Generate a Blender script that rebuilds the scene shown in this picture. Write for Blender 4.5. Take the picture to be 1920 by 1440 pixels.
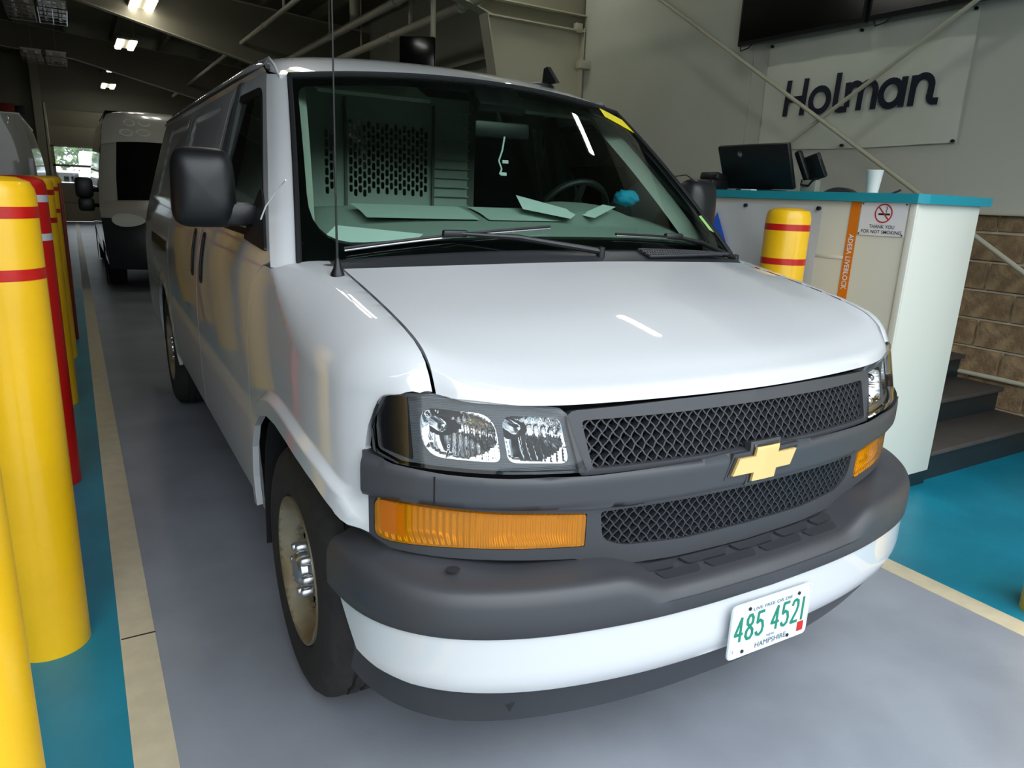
import bpy, bmesh, math, random
import numpy as np
from mathutils import Vector, Matrix
from mathutils.geometry import delaunay_2d_cdt
random.seed(7); rng = np.random.default_rng(7)
for o in list(bpy.data.objects): bpy.data.objects.remove(o)
SC = bpy.context.scene
COL = SC.collection
R = math.radians

# ------------------------------------------------------------------ camera, sky, daylight, exposure
cam_d = bpy.data.cameras.new('camera'); cam = bpy.data.objects.new('camera', cam_d); COL.objects.link(cam)
SC.camera = cam
cam_d.sensor_fit = 'HORIZONTAL'; cam_d.sensor_width = 36.0; cam_d.lens = 1342.83/1920*36.0
cam_d.clip_start = 0.02; cam_d.clip_end = 300
_y, _p, _r = R(31.28414), R(-14.79111), R(2.41658)
_f = Vector((math.sin(_y)*math.cos(_p), math.cos(_y)*math.cos(_p), math.sin(_p)))
_rt = Vector((math.cos(_y), -math.sin(_y), 0)); _u = _rt.cross(_f)
_R = math.cos(_r)*_rt + math.sin(_r)*_u; _U = -math.sin(_r)*_rt + math.cos(_r)*_u
_m = Matrix((_R, _U, -_f)).transposed().to_4x4(); _m.translation = (-1.43918, -1.04583, 1.50554)
cam.matrix_world = _m
W = bpy.data.worlds.new('sky'); SC.world = W; W.use_nodes = True
_nt = W.node_tree; _bg = _nt.nodes['Background']; _bg.inputs[1].default_value = 2.35       # overcast sky, brighter overhead than at the horizon
_tc = _nt.nodes.new('ShaderNodeTexCoord'); _sx = _nt.nodes.new('ShaderNodeSeparateXYZ'); _rm = _nt.nodes.new('ShaderNodeValToRGB')
_nt.links.new(_tc.outputs['Generated'], _sx.inputs[0]); _nt.links.new(_sx.outputs['Z'], _rm.inputs[0]); _nt.links.new(_rm.outputs[0], _bg.inputs[0])
_rm.color_ramp.elements[0].color = (.36, .39, .40, 1); _rm.color_ramp.elements[1].color = (1.02, 1.10, 1.2, 1)
SC.view_settings.view_transform = 'Standard'; SC.view_settings.look = 'None'
SC.view_settings.exposure = 1.16; SC.view_settings.gamma = 1.0; SC.view_settings.use_curve_mapping = False
SC.cycles.use_denoising = True
SC.cycles.max_bounces = 10; SC.cycles.transparent_max_bounces = 16; SC.cycles.caustics_reflective = False
SC.cycles.sample_clamp_indirect = 6.0
LAMP = 5.0

# ------------------------------------------------------------------ materials
def lin(h):
    h = h.lstrip('#'); v = [int(h[i:i+2], 16)/255 for i in (0, 2, 4)]
    return tuple(x/12.92 if x <= .04045 else ((x+.055)/1.055)**2.4 for x in v) + (1.0,)
MATS = {}
def mat(name, col, rough=.5, metal=0., coat=0., var=0., vscale=8., bump=0., bscale=60., spec=.5, col2=None, emit=None, estr=0., stretch=None):
    if name in MATS: return MATS[name]
    m = bpy.data.materials.new(name); m.use_nodes = True; MATS[name] = m
    nt = m.node_tree; b = nt.nodes['Principled BSDF']
    c = lin(col) if isinstance(col, str) else tuple(col)+(1.0,)
    b.inputs['Base Color'].default_value = c
    b.inputs['Roughness'].default_value = rough; b.inputs['Metallic'].default_value = metal
    b.inputs['Coat Weight'].default_value = coat; b.inputs['Coat Roughness'].default_value = .03; b.inputs['Coat IOR'].default_value = 1.62
    b.inputs['Specular IOR Level'].default_value = spec
    tc = nt.nodes.new('ShaderNodeTexCoord'); src = tc.outputs['Object']
    if stretch:
        mp = nt.nodes.new('ShaderNodeMapping'); mp.inputs['Scale'].default_value = stretch
        nt.links.new(src, mp.inputs[0]); src = mp.outputs[0]
    if var or col2:
        n = nt.nodes.new('ShaderNodeTexNoise'); n.inputs['Scale'].default_value = vscale; n.inputs['Detail'].default_value = 6
        nt.links.new(src, n.inputs['Vector'])
        r = nt.nodes.new('ShaderNodeValToRGB'); nt.links.new(n.outputs[0], r.inputs[0])
        c2 = lin(col2) if col2 else tuple(max(0, x*(1-var)) for x in c[:3])+(1.,)
        r.color_ramp.elements[0].position = .38; r.color_ramp.elements[1].position = .64
        r.color_ramp.elements[0].color = c2; r.color_ramp.elements[1].color = c
        nt.links.new(r.outputs[0], b.inputs['Base Color'])
    if bump:
        n2 = nt.nodes.new('ShaderNodeTexNoise'); n2.inputs['Scale'].default_value = bscale; n2.inputs['Detail'].default_value = 4
        nt.links.new(src, n2.inputs['Vector'])
        bp = nt.nodes.new('ShaderNodeBump'); bp.inputs['Strength'].default_value = bump; bp.inputs['Distance'].default_value = .01
        nt.links.new(n2.outputs[0], bp.inputs['Height']); nt.links.new(bp.outputs[0], b.inputs['Normal'])
    if emit:
        b.inputs['Emission Color'].default_value = lin(emit); b.inputs['Emission Strength'].default_value = estr
    return m
def thin_glass(name, tint, rough=.0, ior=1.5, body=None, bodyfac=0.):
    m = bpy.data.materials.new(name); m.use_nodes = True; MATS[name] = m
    nt = m.node_tree; nt.nodes.clear()
    out = nt.nodes.new('ShaderNodeOutputMaterial'); mx = nt.nodes.new('ShaderNodeMixShader')
    tr = nt.nodes.new('ShaderNodeBsdfTransparent'); tr.inputs[0].default_value = tuple(tint)+(1,)
    gl = nt.nodes.new('ShaderNodeBsdfGlossy'); gl.inputs['Roughness'].default_value = rough
    fr = nt.nodes.new('ShaderNodeFresnel'); fr.inputs[0].default_value = ior
    last = tr.outputs[0]
    if body:
        df = nt.nodes.new('ShaderNodeBsdfDiffuse'); df.inputs[0].default_value = lin(body)
        m2 = nt.nodes.new('ShaderNodeMixShader'); m2.inputs[0].default_value = bodyfac
        nt.links.new(tr.outputs[0], m2.inputs[1]); nt.links.new(df.outputs[0], m2.inputs[2]); last = m2.outputs[0]
    nt.links.new(fr.outputs[0], mx.inputs[0]); nt.links.new(last, mx.inputs[1]); nt.links.new(gl.outputs[0], mx.inputs[2])
    nt.links.new(mx.outputs[0], out.inputs[0]); return m

def ribs(m, scale, strength, axis='X'):
    nt = m.node_tree; tc = nt.nodes.new('ShaderNodeTexCoord'); w = nt.nodes.new('ShaderNodeTexWave'); w.bands_direction = axis; w.inputs['Scale'].default_value = scale
    bp = nt.nodes.new('ShaderNodeBump'); bp.inputs['Strength'].default_value = strength; bp.inputs['Distance'].default_value = .004
    nt.links.new(tc.outputs['Object'], w.inputs[0]); nt.links.new(w.outputs[1], bp.inputs['Height'])
    nt.links.new(bp.outputs[0], nt.nodes['Principled BSDF'].inputs['Normal']); return m
WHITE = mat('white_paint', (.60, .615, .63), rough=.4, coat=1.0, spec=.3)
PLAST = mat('charcoal_plastic', '#3b3c40', rough=.42, bump=.06, bscale=900)
PLAST2 = mat('dark_trim_plastic', '#2e3034', rough=.38)
BLACK = mat('black_plastic', '#131416', rough=.4)
GBLACK = mat('gloss_black', '#08090a', rough=.12, coat=.6)
RUBBER = mat('tyre_rubber', '#2b2a29', rough=.8, var=.35, vscale=30, bump=.2, bscale=160)
SEAL = mat('rubber_seal', '#111214', rough=.55)
CHROME = mat('chrome', '#d8dade', rough=.12, metal=1.)
REFLECTOR = mat('lamp_reflector', '#f2f3f4', rough=.06, metal=1.)
LAMPGREY = ribs(mat('lamp_housing_grey', '#6d7276', rough=.4), 90, .5, 'Z')
LAMPBLACK = mat('lamp_housing_black', '#15181d', rough=.3)
STEEL = mat('painted_steel_wheel', '#a39b86', rough=.45, metal=.35, col2='#8a7a5c', vscale=7)
SILVER = mat('silver_cap', '#c3c5c8', rough=.25, metal=.85)
GOLD = mat('gold_badge', '#f2cb82', rough=.4, metal=.25, coat=.5)
WGLASS = thin_glass('windshield_glass', (.74, .93, .83), ior=1.52)
SGLASS = thin_glass('side_glass', (.78, .87, .82), ior=1.5)
LENS = thin_glass('clear_lens', (.93, .95, .96), ior=1.55)
AMBER = thin_glass('amber_lens', (1.0, .60, .07), ior=1.5, body='#f7a418', bodyfac=.25)
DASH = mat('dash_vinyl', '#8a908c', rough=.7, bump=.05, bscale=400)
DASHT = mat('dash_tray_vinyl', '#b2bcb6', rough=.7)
DASHD = mat('dash_dark', '#3c4140', rough=.7)
CABIN = mat('cabin_trim', '#7d7f7a', rough=.75)
LINER = mat('headliner', '#d2d2ca', rough=.9)
SEATM = mat('seat_fabric', '#3e4144', rough=.9, bump=.1, bscale=300)
PARTM = mat('partition_paint', '#c8ccc8', rough=.5)
UNDER = mat('underbody', '#0d0d0e', rough=.9)
YELLOW = mat('yellow_bollard', '#f6c012', rough=.32, var=.12, vscale=2.5, coat=.15)
RED = mat('red_reflective', '#c41a12', rough=.3, var=.15, vscale=20)
REDP = mat('red_bollard', '#c8140e', rough=.35)
WHITET = mat('white_tape', '#d8d8d8', rough=.35)
FGREY = mat('grey_epoxy_floor', '#969ba4', rough=.36, col2='#878c95', vscale=2.2, bump=.05, bscale=70)
TEAL = mat('teal_floor_paint', '#0f87a0', rough=.36, col2='#0c7a92', vscale=3., bump=.05, bscale=60)
CREAM = mat('cream_stripe', '#d2c6a8', rough=.45, var=.10, vscale=14, bump=.05, bscale=90)
WALLP = mat('painted_drywall', '#c6c5b6', rough=.6, var=.06, vscale=1.3)
BLOCKM = mat('split_face_block', '#a38764', rough=.9, col2='#80684c', vscale=14, bump=.9, bscale=45)
MORTAR = mat('mortar', '#dccfb6', rough=.95)
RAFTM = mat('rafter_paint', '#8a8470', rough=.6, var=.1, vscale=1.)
STEELW = mat('white_steel', '#c3bda6', rough=.5, var=.08, vscale=2)
DECK = mat('roof_deck', '#77755f', rough=.8, var=.2, vscale=1.)
PIPEM = mat('pipe_paint', '#c4bfa8', rough=.5)
PANELW = mat('counter_laminate', '#cfcdbd', rough=.42, var=.03, vscale=2)
PANELE = mat('counter_end_laminate', '#dcdccf', rough=.4)
TEALTOP = mat('teal_laminate', '#1c90a0', rough=.4)
DKTEAL = mat('dark_kick', '#12262b', rough=.5)
VINYL = mat('banner_vinyl', '#d6d6c6', rough=.5, var=.05, vscale=3, bump=.25, bscale=4)
VINYLW = mat('grey_banner_vinyl', '#cfd1d2', rough=.45, var=.06, vscale=5, bump=.3, bscale=7)
NAVY = mat('navy_print', '#10182a', rough=.5)
BLUE = mat('blue_print', '#2f66d8', rough=.45)
ORANGE = mat('orange_print', '#e07a18', rough=.45)
SIGNW = mat('sign_white', '#e6e7ea', rough=.4)
SIGNK = mat('sign_black', '#1a1a1c', rough=.5)
SIGNR = mat('sign_red', '#b8323a', rough=.5)
SCREEN = mat('screen_black', '#050506', rough=.18)
PAPERC = mat('paper_cup', '#eeeee8', rough=.6)
PAPER = mat('paper', '#e8efee', rough=.7)
STEPM = mat('rubber_tread', '#4a443f', rough=.7, var=.15, vscale=6)
STEPR = mat('step_riser', '#20282b', rough=.45)
PLATEM = mat('plate_white', '#d5dfe4', rough=.35)
PGREEN = mat('plate_green', '#0d7d63', rough=.5)
PLIGHT = mat('plate_print_grey', '#5b6470', rough=.5)
DKREFL = mat('van_side_reflection', '#3b3932', rough=.3, coat=1.)  # sides of the silver far van, their dark reflections put into the colour
PILLARM = mat('far_van_silver', '#a3a196', rough=.3, coat=.8)
SILVERP = mat('silver_van_paint', '#b3b2a8', rough=.35, coat=.5)
GREYW = mat('grey_white_paint', '#a9a89e', rough=.35, coat=.4)
TUBE = mat('lamp_tube', '#ffffff', rough=.5, emit='#fbfaf2', estr=LAMP)
TUBE2 = mat('strip_tube', '#ffffff', rough=.5, emit='#f3f8f0', estr=LAMP*3.0)
OFFT = mat('unlit_tube', '#f4ece4', rough=.2, coat=.6)
DOORM = mat('door_steel', '#a29a84', rough=.55, var=.08, vscale=1.5)
GREEN = mat('foliage', '#5f8a3c', rough=.8, col2='#3d6628', vscale=3)
ASPH = mat('asphalt', '#5a5b59', rough=.9, var=.2, vscale=2)
TRUCKW = mat('truck_white', '#f0f2f4', rough=.5)
YTAG = mat('yellow_tag', '#f0e000', rough=.5)
GTAG = mat('green_tag', '#9fd07a', rough=.5)
CYAN = mat('blue_cloth', '#12a6cf', rough=.7)
PINK = mat('pink_plastic', '#e07070', rough=.5)
STAIN = mat('dark_spot', '#232327', rough=.6)

AMBREF = ribs(mat('amber_reflector', '#ffe9c4', rough=.22, metal=.55), 28, .9)
# ------------------------------------------------------------------ mesh tools
def tag(o, label=None, cat=None, group=None, kind=None):
    if label: o['label'] = label
    if cat: o['category'] = cat
    if group: o['group'] = group
    if kind: o['kind'] = kind
    return o
def empty(name, loc=(0, 0, 0), rz=0., label=None, cat=None, group=None, parent=None):
    o = bpy.data.objects.new(name, None); COL.objects.link(o); o.location = loc; o.rotation_euler = (0, 0, rz)
    o.empty_display_size = .05
    if parent: o.parent = parent
    return tag(o, label, cat, group)
def link(name, me, m, parent=None):
    o = bpy.data.objects.new(name, me); COL.objects.link(o)
    if m: me.materials.clear(); me.materials.append(m)
    if parent: o.parent = parent
    return o
class MB:
    def __init__(s): s.v = []; s.f = []
    def add(s, v, f):
        n = len(s.v); s.v += [tuple(p) for p in v]; s.f += [tuple(i+n for i in q) for q in f]; return s
    def box(s, c, d, rot=None, bev=0.):
        bm = bmesh.new(); bmesh.ops.create_cube(bm, size=1)
        for v in bm.verts: v.co = Vector((v.co.x*d[0], v.co.y*d[1], v.co.z*d[2]))
        if bev: bmesh.ops.bevel(bm, geom=list(bm.edges), offset=bev, segments=2, affect='EDGES', profile=.5)
        M = rot or Matrix.Identity(3)
        bm.verts.index_update()
        s.add([Vector(c)+M @ v.co for v in bm.verts], [[v.index for v in f.verts] for f in bm.faces]); bm.free(); return s
    def bar(s, a, b, w, h):           # rectangular bar between two points
        a = Vector(a); b = Vector(b); d = b-a; L = d.length; d.normalize()
        up = Vector((0, 0, 1)) if abs(d.z) < .95 else Vector((1, 0, 0))
        x = d.cross(up).normalized(); y = x.cross(d)
        return s.box((a+b)/2, (w, L, h), Matrix((x, d, y)).transposed())
    def tube(s, pts, r, n=10, caps=True):
        pts = [Vector(p) for p in pts]; k = len(pts); rr = r if hasattr(r, '__len__') else [r]*k
        vs = []; prev = None
        for i, p in enumerate(pts):
            d = (pts[min(i+1, k-1)]-pts[max(i-1, 0)]).normalized()
            if prev is None:
                up = Vector((0, 0, 1)) if abs(d.z) < .9 else Vector((1, 0, 0)); x = d.cross(up).normalized()
            else: x = (prev-d*prev.dot(d)).normalized()
            y = d.cross(x); prev = x
            vs += [p+rr[i]*(math.cos(2*math.pi*j/n)*x+math.sin(2*math.pi*j/n)*y) for j in range(n)]
        fs = [(i*n+j, i*n+(j+1) % n, (i+1)*n+(j+1) % n, (i+1)*n+j) for i in range(k-1) for j in range(n)]
        if caps: fs += [tuple(range(n))[::-1], tuple((k-1)*n+j for j in range(n))]
        return s.add(vs, fs)
    def lathe(s, prof, n=32, c=(0, 0, 0), axis='z', close=True):   # prof: (radius, height)
        vs = []
        for r, h in prof:
            for j in range(n):
                a = 2*math.pi*j/n; p = (r*math.cos(a), r*math.sin(a), h)
                if axis == 'x': p = (h, r*math.cos(a), r*math.sin(a))
                if axis == 'y': p = (r*math.sin(a), h, r*math.cos(a))
                vs.append((p[0]+c[0], p[1]+c[1], p[2]+c[2]))
        k = len(prof)
        fs = [(i*n+j, i*n+(j+1) % n, (i+1)*n+(j+1) % n, (i+1)*n+j) for i in range(k-1) for j in range(n)]
        if close:
            if prof[0][0] > 1e-6: fs.append(tuple(range(n))[::-1])
            if prof[-1][0] > 1e-6: fs.append(tuple((k-1)*n+j for j in range(n)))
        return s.add(vs, fs)
    def grid(s, P, wrap=False):
        m, n = P.shape[:2]; vs = P.reshape(-1, 3)
        fs = [(i*n+j, i*n+(j+1) % n, (i+1)*n+(j+1) % n, (i+1)*n+j) for i in range(m-1) for j in range(n if wrap else n-1)]
        return s.add([tuple(p) for p in vs], fs)
    def prism(s, poly, O, Rv, Uv, depth):   # flat polygon in plane (O, Rv, Uv), thickened by depth along Rv x Uv
        O = Vector(O); Rv = Vector(Rv); Uv = Vector(Uv); N = Rv.cross(Uv).normalized(); n = len(poly)
        a = sum(poly[i][0]*poly[(i+1) % n][1]-poly[(i+1) % n][0]*poly[i][1] for i in range(n))
        if a < 0: poly = poly[::-1]
        f = [O+Rv*p[0]+Uv*p[1]+N*depth for p in poly]; b = [O+Rv*p[0]+Uv*p[1] for p in poly]
        return s.add(f+b, [tuple(range(n)), tuple(range(2*n-1, n-1, -1))]+[(i, n+i, n+(i+1) % n, (i+1) % n) for i in range(n)])
    def strokes(s, lines, w, O, Rv, Uv, depth, shear=0.):
        for L in lines:
            for a, b in zip(L[:-1], L[1:]):
                depth += 2e-5
                d = np.array(b, float)-a; l = np.hypot(*d)
                if l < 1e-9: continue
                d /= l; nrm = np.array([-d[1], d[0]])*w/2; e = d*w*.18
                q = [a-nrm-e, b-nrm+e, b+nrm+e, a+nrm-e]
                s.prism([(p[0]+shear*p[1], p[1]) for p in q], O, Rv, Uv, depth)
        return s
    def mesh(s, name, ang=35):
        me = bpy.data.meshes.new(name); me.from_pydata([tuple(p) for p in s.v], [], s.f); me.validate()
        bm = bmesh.new(); bm.from_mesh(me); bmesh.ops.recalc_face_normals(bm, faces=bm.faces); bm.to_mesh(me); bm.free()
        if ang is not None:
            me.shade_smooth(); me.set_sharp_from_angle(angle=R(ang))
        return me
    def build(s, name, m, parent=None, ang=35):
        return link(name, s.mesh(name, ang), m, parent)
def cr(P, n=16):
    P = np.array(P, float); Q = np.vstack([2*P[0]-P[1], P, 2*P[-1]-P[-2]]); out = []
    for i in range(1, len(Q)-2):
        t = np.linspace(0, 1, n, endpoint=False)[:, None]; a, b, c, d = Q[i-1], Q[i], Q[i+1], Q[i+2]
        out.append(.5*((2*b)+(c-a)*t+(2*a-5*b+4*c-d)*t*t+(-a+3*b-3*c+d)*t**3))
    out.append(P[-1:]); return np.vstack(out)
def spl(P):
    D = cr(P, 24); x = np.maximum.accumulate(D[:, 0])
    return lambda v: np.interp(v, x, D[:, 1])
def resample(P, h, close=True):
    P = [np.array(p, float) for p in P]; out = []
    for a, b in zip(P, P[1:]+(P[:1] if close else [])):
        k = max(1, int(np.ceil(np.linalg.norm(b-a)/h)))
        out += [a+(b-a)*i/k for i in range(k)]
    if not close: out.append(P[-1])
    return np.array(out)
def rpoly(P, r, n=5):      # polygon with rounded corners; r may be a list
    P = [np.array(p, float) for p in P]; out = []; k = len(P); rr = r if hasattr(r, '__len__') else [r]*k
    for i in range(k):
        a, b, c = P[i-1], P[i], P[(i+1) % k]; q = rr[i]
        if q <= 0: out.append(b); continue
        u = (a-b); lu = np.linalg.norm(u); v = (c-b); lv = np.linalg.norm(v); q = min(q, lu*.49, lv*.49)
        p0 = b+u/lu*q; p1 = b+v/lv*q
        for t in np.linspace(0, 1, n): out.append((1-t)**2*p0+2*t*(1-t)*b+t*t*p1)
    return [tuple(p) for p in out]
def inside(poly, pts):
    poly = np.asarray(poly); x, y = pts[:, 0], pts[:, 1]; r = np.zeros(len(pts), bool); j = len(poly)-1
    for i in range(len(poly)):
        xi, yi = poly[i]; xj, yj = poly[j]
        c = ((yi > y) != (yj > y)) & (x < (xj-xi)*(y-yi)/((yj-yi) if yj != yi else 1e-12)+xi); r ^= c; j = i
    return r
def segdist(poly, pts, close=True):
    poly = np.asarray(poly); a = poly; b = np.roll(poly, -1, 0)
    if not close: a, b = a[:-1], b[:-1]
    d = np.full(len(pts), 1e9)
    for p, q in zip(a, b):
        e = q-p; L = e@e+1e-15; t = np.clip(((pts-p)@e)/L, 0, 1); d = np.minimum(d, np.linalg.norm(pts-p-t[:, None]*e, axis=1))
    return d
def cdt(outline, holes, h, extra=None):
    loops = [resample(outline, h)]+[resample(q, h) for q in holes]
    lo = loops[0].min(0); hi = loops[0].max(0); s = h*.95
    gx = np.arange(lo[0], hi[0]+s, s); gy = np.arange(lo[1], hi[1]+s, s*.866); G = []
    for k, yy in enumerate(gy): G.append(np.stack([gx+(k % 2)*s/2, np.full(len(gx), yy)], 1))
    G = np.vstack(G); ok = inside(loops[0], G)
    for q in loops[1:]: ok &= ~inside(q, G)
    G = G[ok]
    if len(G):
        d = np.min([segdist(q, G) for q in loops], 0); G = G[d > .5*h]
    if extra is not None:
        X = np.asarray(extra, float); X = X[inside(loops[0], X)]; X = X[np.min([segdist(q, X) for q in loops], 0) > .007]
        if len(G): G = G[np.min(np.linalg.norm(G[:, None]-X[None], axis=2), axis=1) > .6*h]
        G = np.vstack([G, X]) if len(G) else X
    V = np.vstack(loops+([G] if len(G) else [])); E = []; n = 0
    for q in loops:
        k = len(q); E += [(n+i, n+(i+1) % k) for i in range(k)]; n += k
    r = delaunay_2d_cdt([Vector(p) for p in V], E, [], 0, 1e-7)
    V2 = np.array([tuple(p) for p in r[0]]); F = np.array([f for f in r[2] if len(f) == 3])
    c = V2[F].mean(1); ok = inside(loops[0], c)
    for q in loops[1:]: ok &= ~inside(q, c)
    F = F[ok]
    a = V2[F[:, 1]]-V2[F[:, 0]]; b = V2[F[:, 2]]-V2[F[:, 0]]; sg = a[:, 0]*b[:, 1]-a[:, 1]*b[:, 0]
    F[sg < 0] = F[sg < 0][:, ::-1]
    return V2, F[np.abs(sg) > 1e-12]
def patch(name, outline, fmap, m, parent=None, h=.04, holes=(), thick=.012, sgn=1, flip=False, extra=None):
    """panel cut from a curved surface: 2D outline -> fmap(u, v) -> 3D, with exact normals and a turned-in rim"""
    V, F = cdt(outline, holes, h, extra)
    P = fmap(V[:, 0], V[:, 1]); e = 1e-4
    du = fmap(V[:, 0]+e, V[:, 1])-fmap(V[:, 0]-e, V[:, 1]); dv = fmap(V[:, 0], V[:, 1]+e)-fmap(V[:, 0], V[:, 1]-e)
    N = np.cross(du, dv); N /= np.linalg.norm(N, axis=1)[:, None]+1e-15
    if flip: N = -N; F = F[:, ::-1]
    if sgn < 0: P = P*[-1, 1, 1]; N = N*[-1, 1, 1]; F = F[:, ::-1]
    verts = P.tolist(); faces = F.tolist(); lnor = N[F].reshape(-1, 3).tolist()
    if thick:
        cnt = {}
        for f in faces:
            for a, b in ((f[0], f[1]), (f[1], f[2]), (f[2], f[0])): cnt[(a, b)] = 1
        bd = [(a, b) for (a, b) in cnt if (b, a) not in cnt]
        new = {}
        for a, b in bd:
            for i in (a, b):
                if i not in new: new[i] = len(verts); verts.append((P[i]-N[i]*thick).tolist())
        for a, b in bd:
            faces.append([b, a, new[a], new[b]])
            t = np.cross(P[b]-P[a], N[a]); t /= np.linalg.norm(t)+1e-15
            lnor += [t.tolist()]*4
    me = bpy.data.meshes.new(name); me.from_pydata(verts, [], faces)
    me.shade_smooth(); me.normals_split_custom_set(lnor)
    return link(name, me, m, parent)
def gsurf(name, P, m, parent=None, ang=40):
    return MB().grid(P).build(name, m, parent, ang)
def text_mesh(txt, size, bold=0., shear=0., spacing=1.):
    cu = bpy.data.curves.new('text', 'FONT'); cu.body = txt; cu.size = size; cu.offset = bold; cu.shear = shear
    cu.space_character = spacing; cu.align_x = 'CENTER'; cu.align_y = 'CENTER'; cu.resolution_u = 3
    o = bpy.data.objects.new('text', cu); COL.objects.link(o)
    dg = bpy.context.evaluated_depsgraph_get(); me = bpy.data.meshes.new_from_object(o.evaluated_get(dg))
    bpy.data.objects.remove(o); bpy.data.curves.remove(cu); return me
def put_text(name, txt, size, O, Rv, Uv, m, parent, bold=0., shear=0., spacing=1., width=None):
    me = text_mesh(txt, size, bold, shear, spacing)
    V = np.array([v.co[:] for v in me.vertices])
    if width: V[:, 0] *= width/(V[:, 0].max()-V[:, 0].min())
    O = np.array(O, float); Rv = np.array(Rv, float); Uv = np.array(Uv, float)
    Q = O+V[:, :1]*Rv+V[:, 1:2]*Uv
    for v, q in zip(me.vertices, Q): v.co = q
    me.name = name; return link(name, me, m, parent)
def circ(cx, cy, r, n=24, a0=0., a1=2*math.pi, ry=None):
    return [(cx+r*math.cos(a0+(a1-a0)*i/n), cy+(ry or r)*math.sin(a0+(a1-a0)*i/n)) for i in range(n+(0 if abs(a1-a0-2*math.pi) < 1e-6 else 1))]
def copy_tree(o, parent=None):
    c = o.copy(); COL.objects.link(c)
    if parent: c.parent = parent
    for ch in list(o.children): copy_tree(ch, c)
    return c
# ------------------------------------------------------------------ the building
def struct(name, mb, m, parent=None, ang=30, label=None):
    o = mb.build(name, m, parent, ang)
    if parent is None: tag(o, label, None, None, 'structure')
    return o
YB = 28.3
FL = struct('floor', MB().box((-2.5, 12.2, -.05), (13.4, 32.6, .1)), FGREY, label='grey epoxy garage floor under the white van')
struct('teal_paint', MB().box((-1.80, 2.6, .0008), (.71, 16.0, .0016)), TEAL, FL)
struct('teal_paint', MB().box((2.768, 2.6, .0008), (2.465, 16.0, .0016)), TEAL, FL)
struct('painted_stripe', MB().box((-1.3925, 12.0, .0012), (.105, 32.0, .0024)), CREAM, FL)
struct('painted_stripe', MB().box((1.487, 12.0, .0012), (.105, 32.0, .0024)), CREAM, FL)
struct('floor_joint', MB().box((-1.39, 1.414, .0026), (.104, .007, .0012)), STAIN, FL)
ext = struct('ground', MB().box((0, 0, -.16), (160, 160, .1)), ASPH, label='grey asphalt outside the garage')
# right wall: painted board above split-face block
WR = struct('wall_right', MB().box((4.10, 12.6, 2.4), (.16, 32.0, 4.9)), MORTAR, label='right garage wall of split-face block and painted board')
for y0, y1 in ((-3.4, 1.40), (1.404, 3.9), (3.904, 6.55), (6.65, 13.8), (13.85, 21.1), (21.2, YB)):
    struct('wall_board', MB().box((4.0, (y0+y1)/2, 3.16), (.05, y1-y0, 3.30)), WALLP, WR)
struct('board_ledge', MB().box((3.975, 2.6, 1.512), (.06, 12.0, .012)), STEELW, WR)
def rough_block(L, hgt, seed):
    g = np.random.default_rng(seed); ey = np.concatenate([[0, .02], np.linspace(.12, .88, 6), [.98, 1]]); ez = np.array([0, .05, .27, .5, .73, .95, 1]); P = np.zeros((10, 7, 3))
    for i in range(10):
        for j in range(7):
            e = i in (0, 9) or j in (0, 6)
            P[i, j] = (.008 if e else -.012-.012*g.random(), -L/2+L*ey[i], -hgt/2+hgt*ez[j])
    return MB().grid(P).mesh('concrete_block', 60)
BL = [rough_block(.388, .188, k) for k in range(4)]; BH = rough_block(.388, .105, 9)
for me in BL+[BH]: me.materials.append(BLOCKM)
for rw in range(8):
    zc_ = 1.3-.2*rw+.095-.01 if rw else 1.45
    zc_ = 1.285+.0-.2*(rw-1) if rw else 1.4475
    for k in range(10 if rw else 10):
        y = (.98 if rw % 2 == 0 else .78)+.4*k-.8
        if y > 3.6: continue
        o = bpy.data.objects.new('concrete_block', BH if rw == 0 else BL[(rw*3+k) % 4]); COL.objects.link(o); o.parent = WR
        o.location = (4.012, y, zc_)
# back wall with the roller door
bw = MB(); bw.box((-5.645, YB+.1, 2.9), (7.4, .2, 6.0)); bw.box((3.05, YB+.1, 2.6), (2.3, .2, 5.4)); bw.box((-.02, YB+.1, 4.55), (3.85, .2, 1.85))
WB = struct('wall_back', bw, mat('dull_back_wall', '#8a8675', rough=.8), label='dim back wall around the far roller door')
DR = MB(); D1 = None
for i, z in enumerate((.31, .93)): DR.box((-.02, YB+.05, z), (3.8, .05, .60), bev=.012)
D1 = struct('door_1', MB().box((-.02, YB+.05, .31), (3.8, .05, .60), bev=.012), DOORM, label='far roller door with a row of windows')
for z, hh_ in ((.93, .62), (2.79, .625), (3.37, .55)): struct('door_panel', MB().box((-.02, YB+.05, z), (3.8, .05, hh_), bev=.008), DOORM, D1)
struct('light_leak_backing', MB().box((-.02, YB+.09, 3.6), (3.85, .04, .2)), SEAL, D1); struct('light_leak_backing', MB().box((-.02, YB+.09, .62), (3.85, .02, 1.2)), SEAL, D1)  # added backing sheets that stop daylight showing through the door panel gaps
fr = MB()
for z in (1.245, 1.845, 2.475): fr.box((-.02, YB+.05, z), (3.8, .06, .07))
for x in (-1.87, -.65, .60, 1.83): fr.box((x, YB+.05, 1.86), (.10, .06, 1.25))
struct('door_window_frame', fr, DOORM, D1)
for x in (-1.26, -.025, 1.215):
    for z in (1.545, 2.16): struct('window_pane', MB().box((x, YB+.05, z), (1.14, .008, .55)), LENS, D1)
struct('door_track_rail', MB().box((-1.95, YB-.05, 1.9), (.06, .08, 3.8)), STEELW, D1)
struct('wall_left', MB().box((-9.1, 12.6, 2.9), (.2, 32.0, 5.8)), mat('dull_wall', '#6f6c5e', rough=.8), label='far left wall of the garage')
struct('wall_front_blocker', MB().box((-6.35, -1.95, 2.7), (5.7, .16, 5.4)), WALLP, label='added unseen wall blocking daylight left of the drive-in opening')  # unseen wall, added to keep sideways daylight off the van's left side
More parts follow.
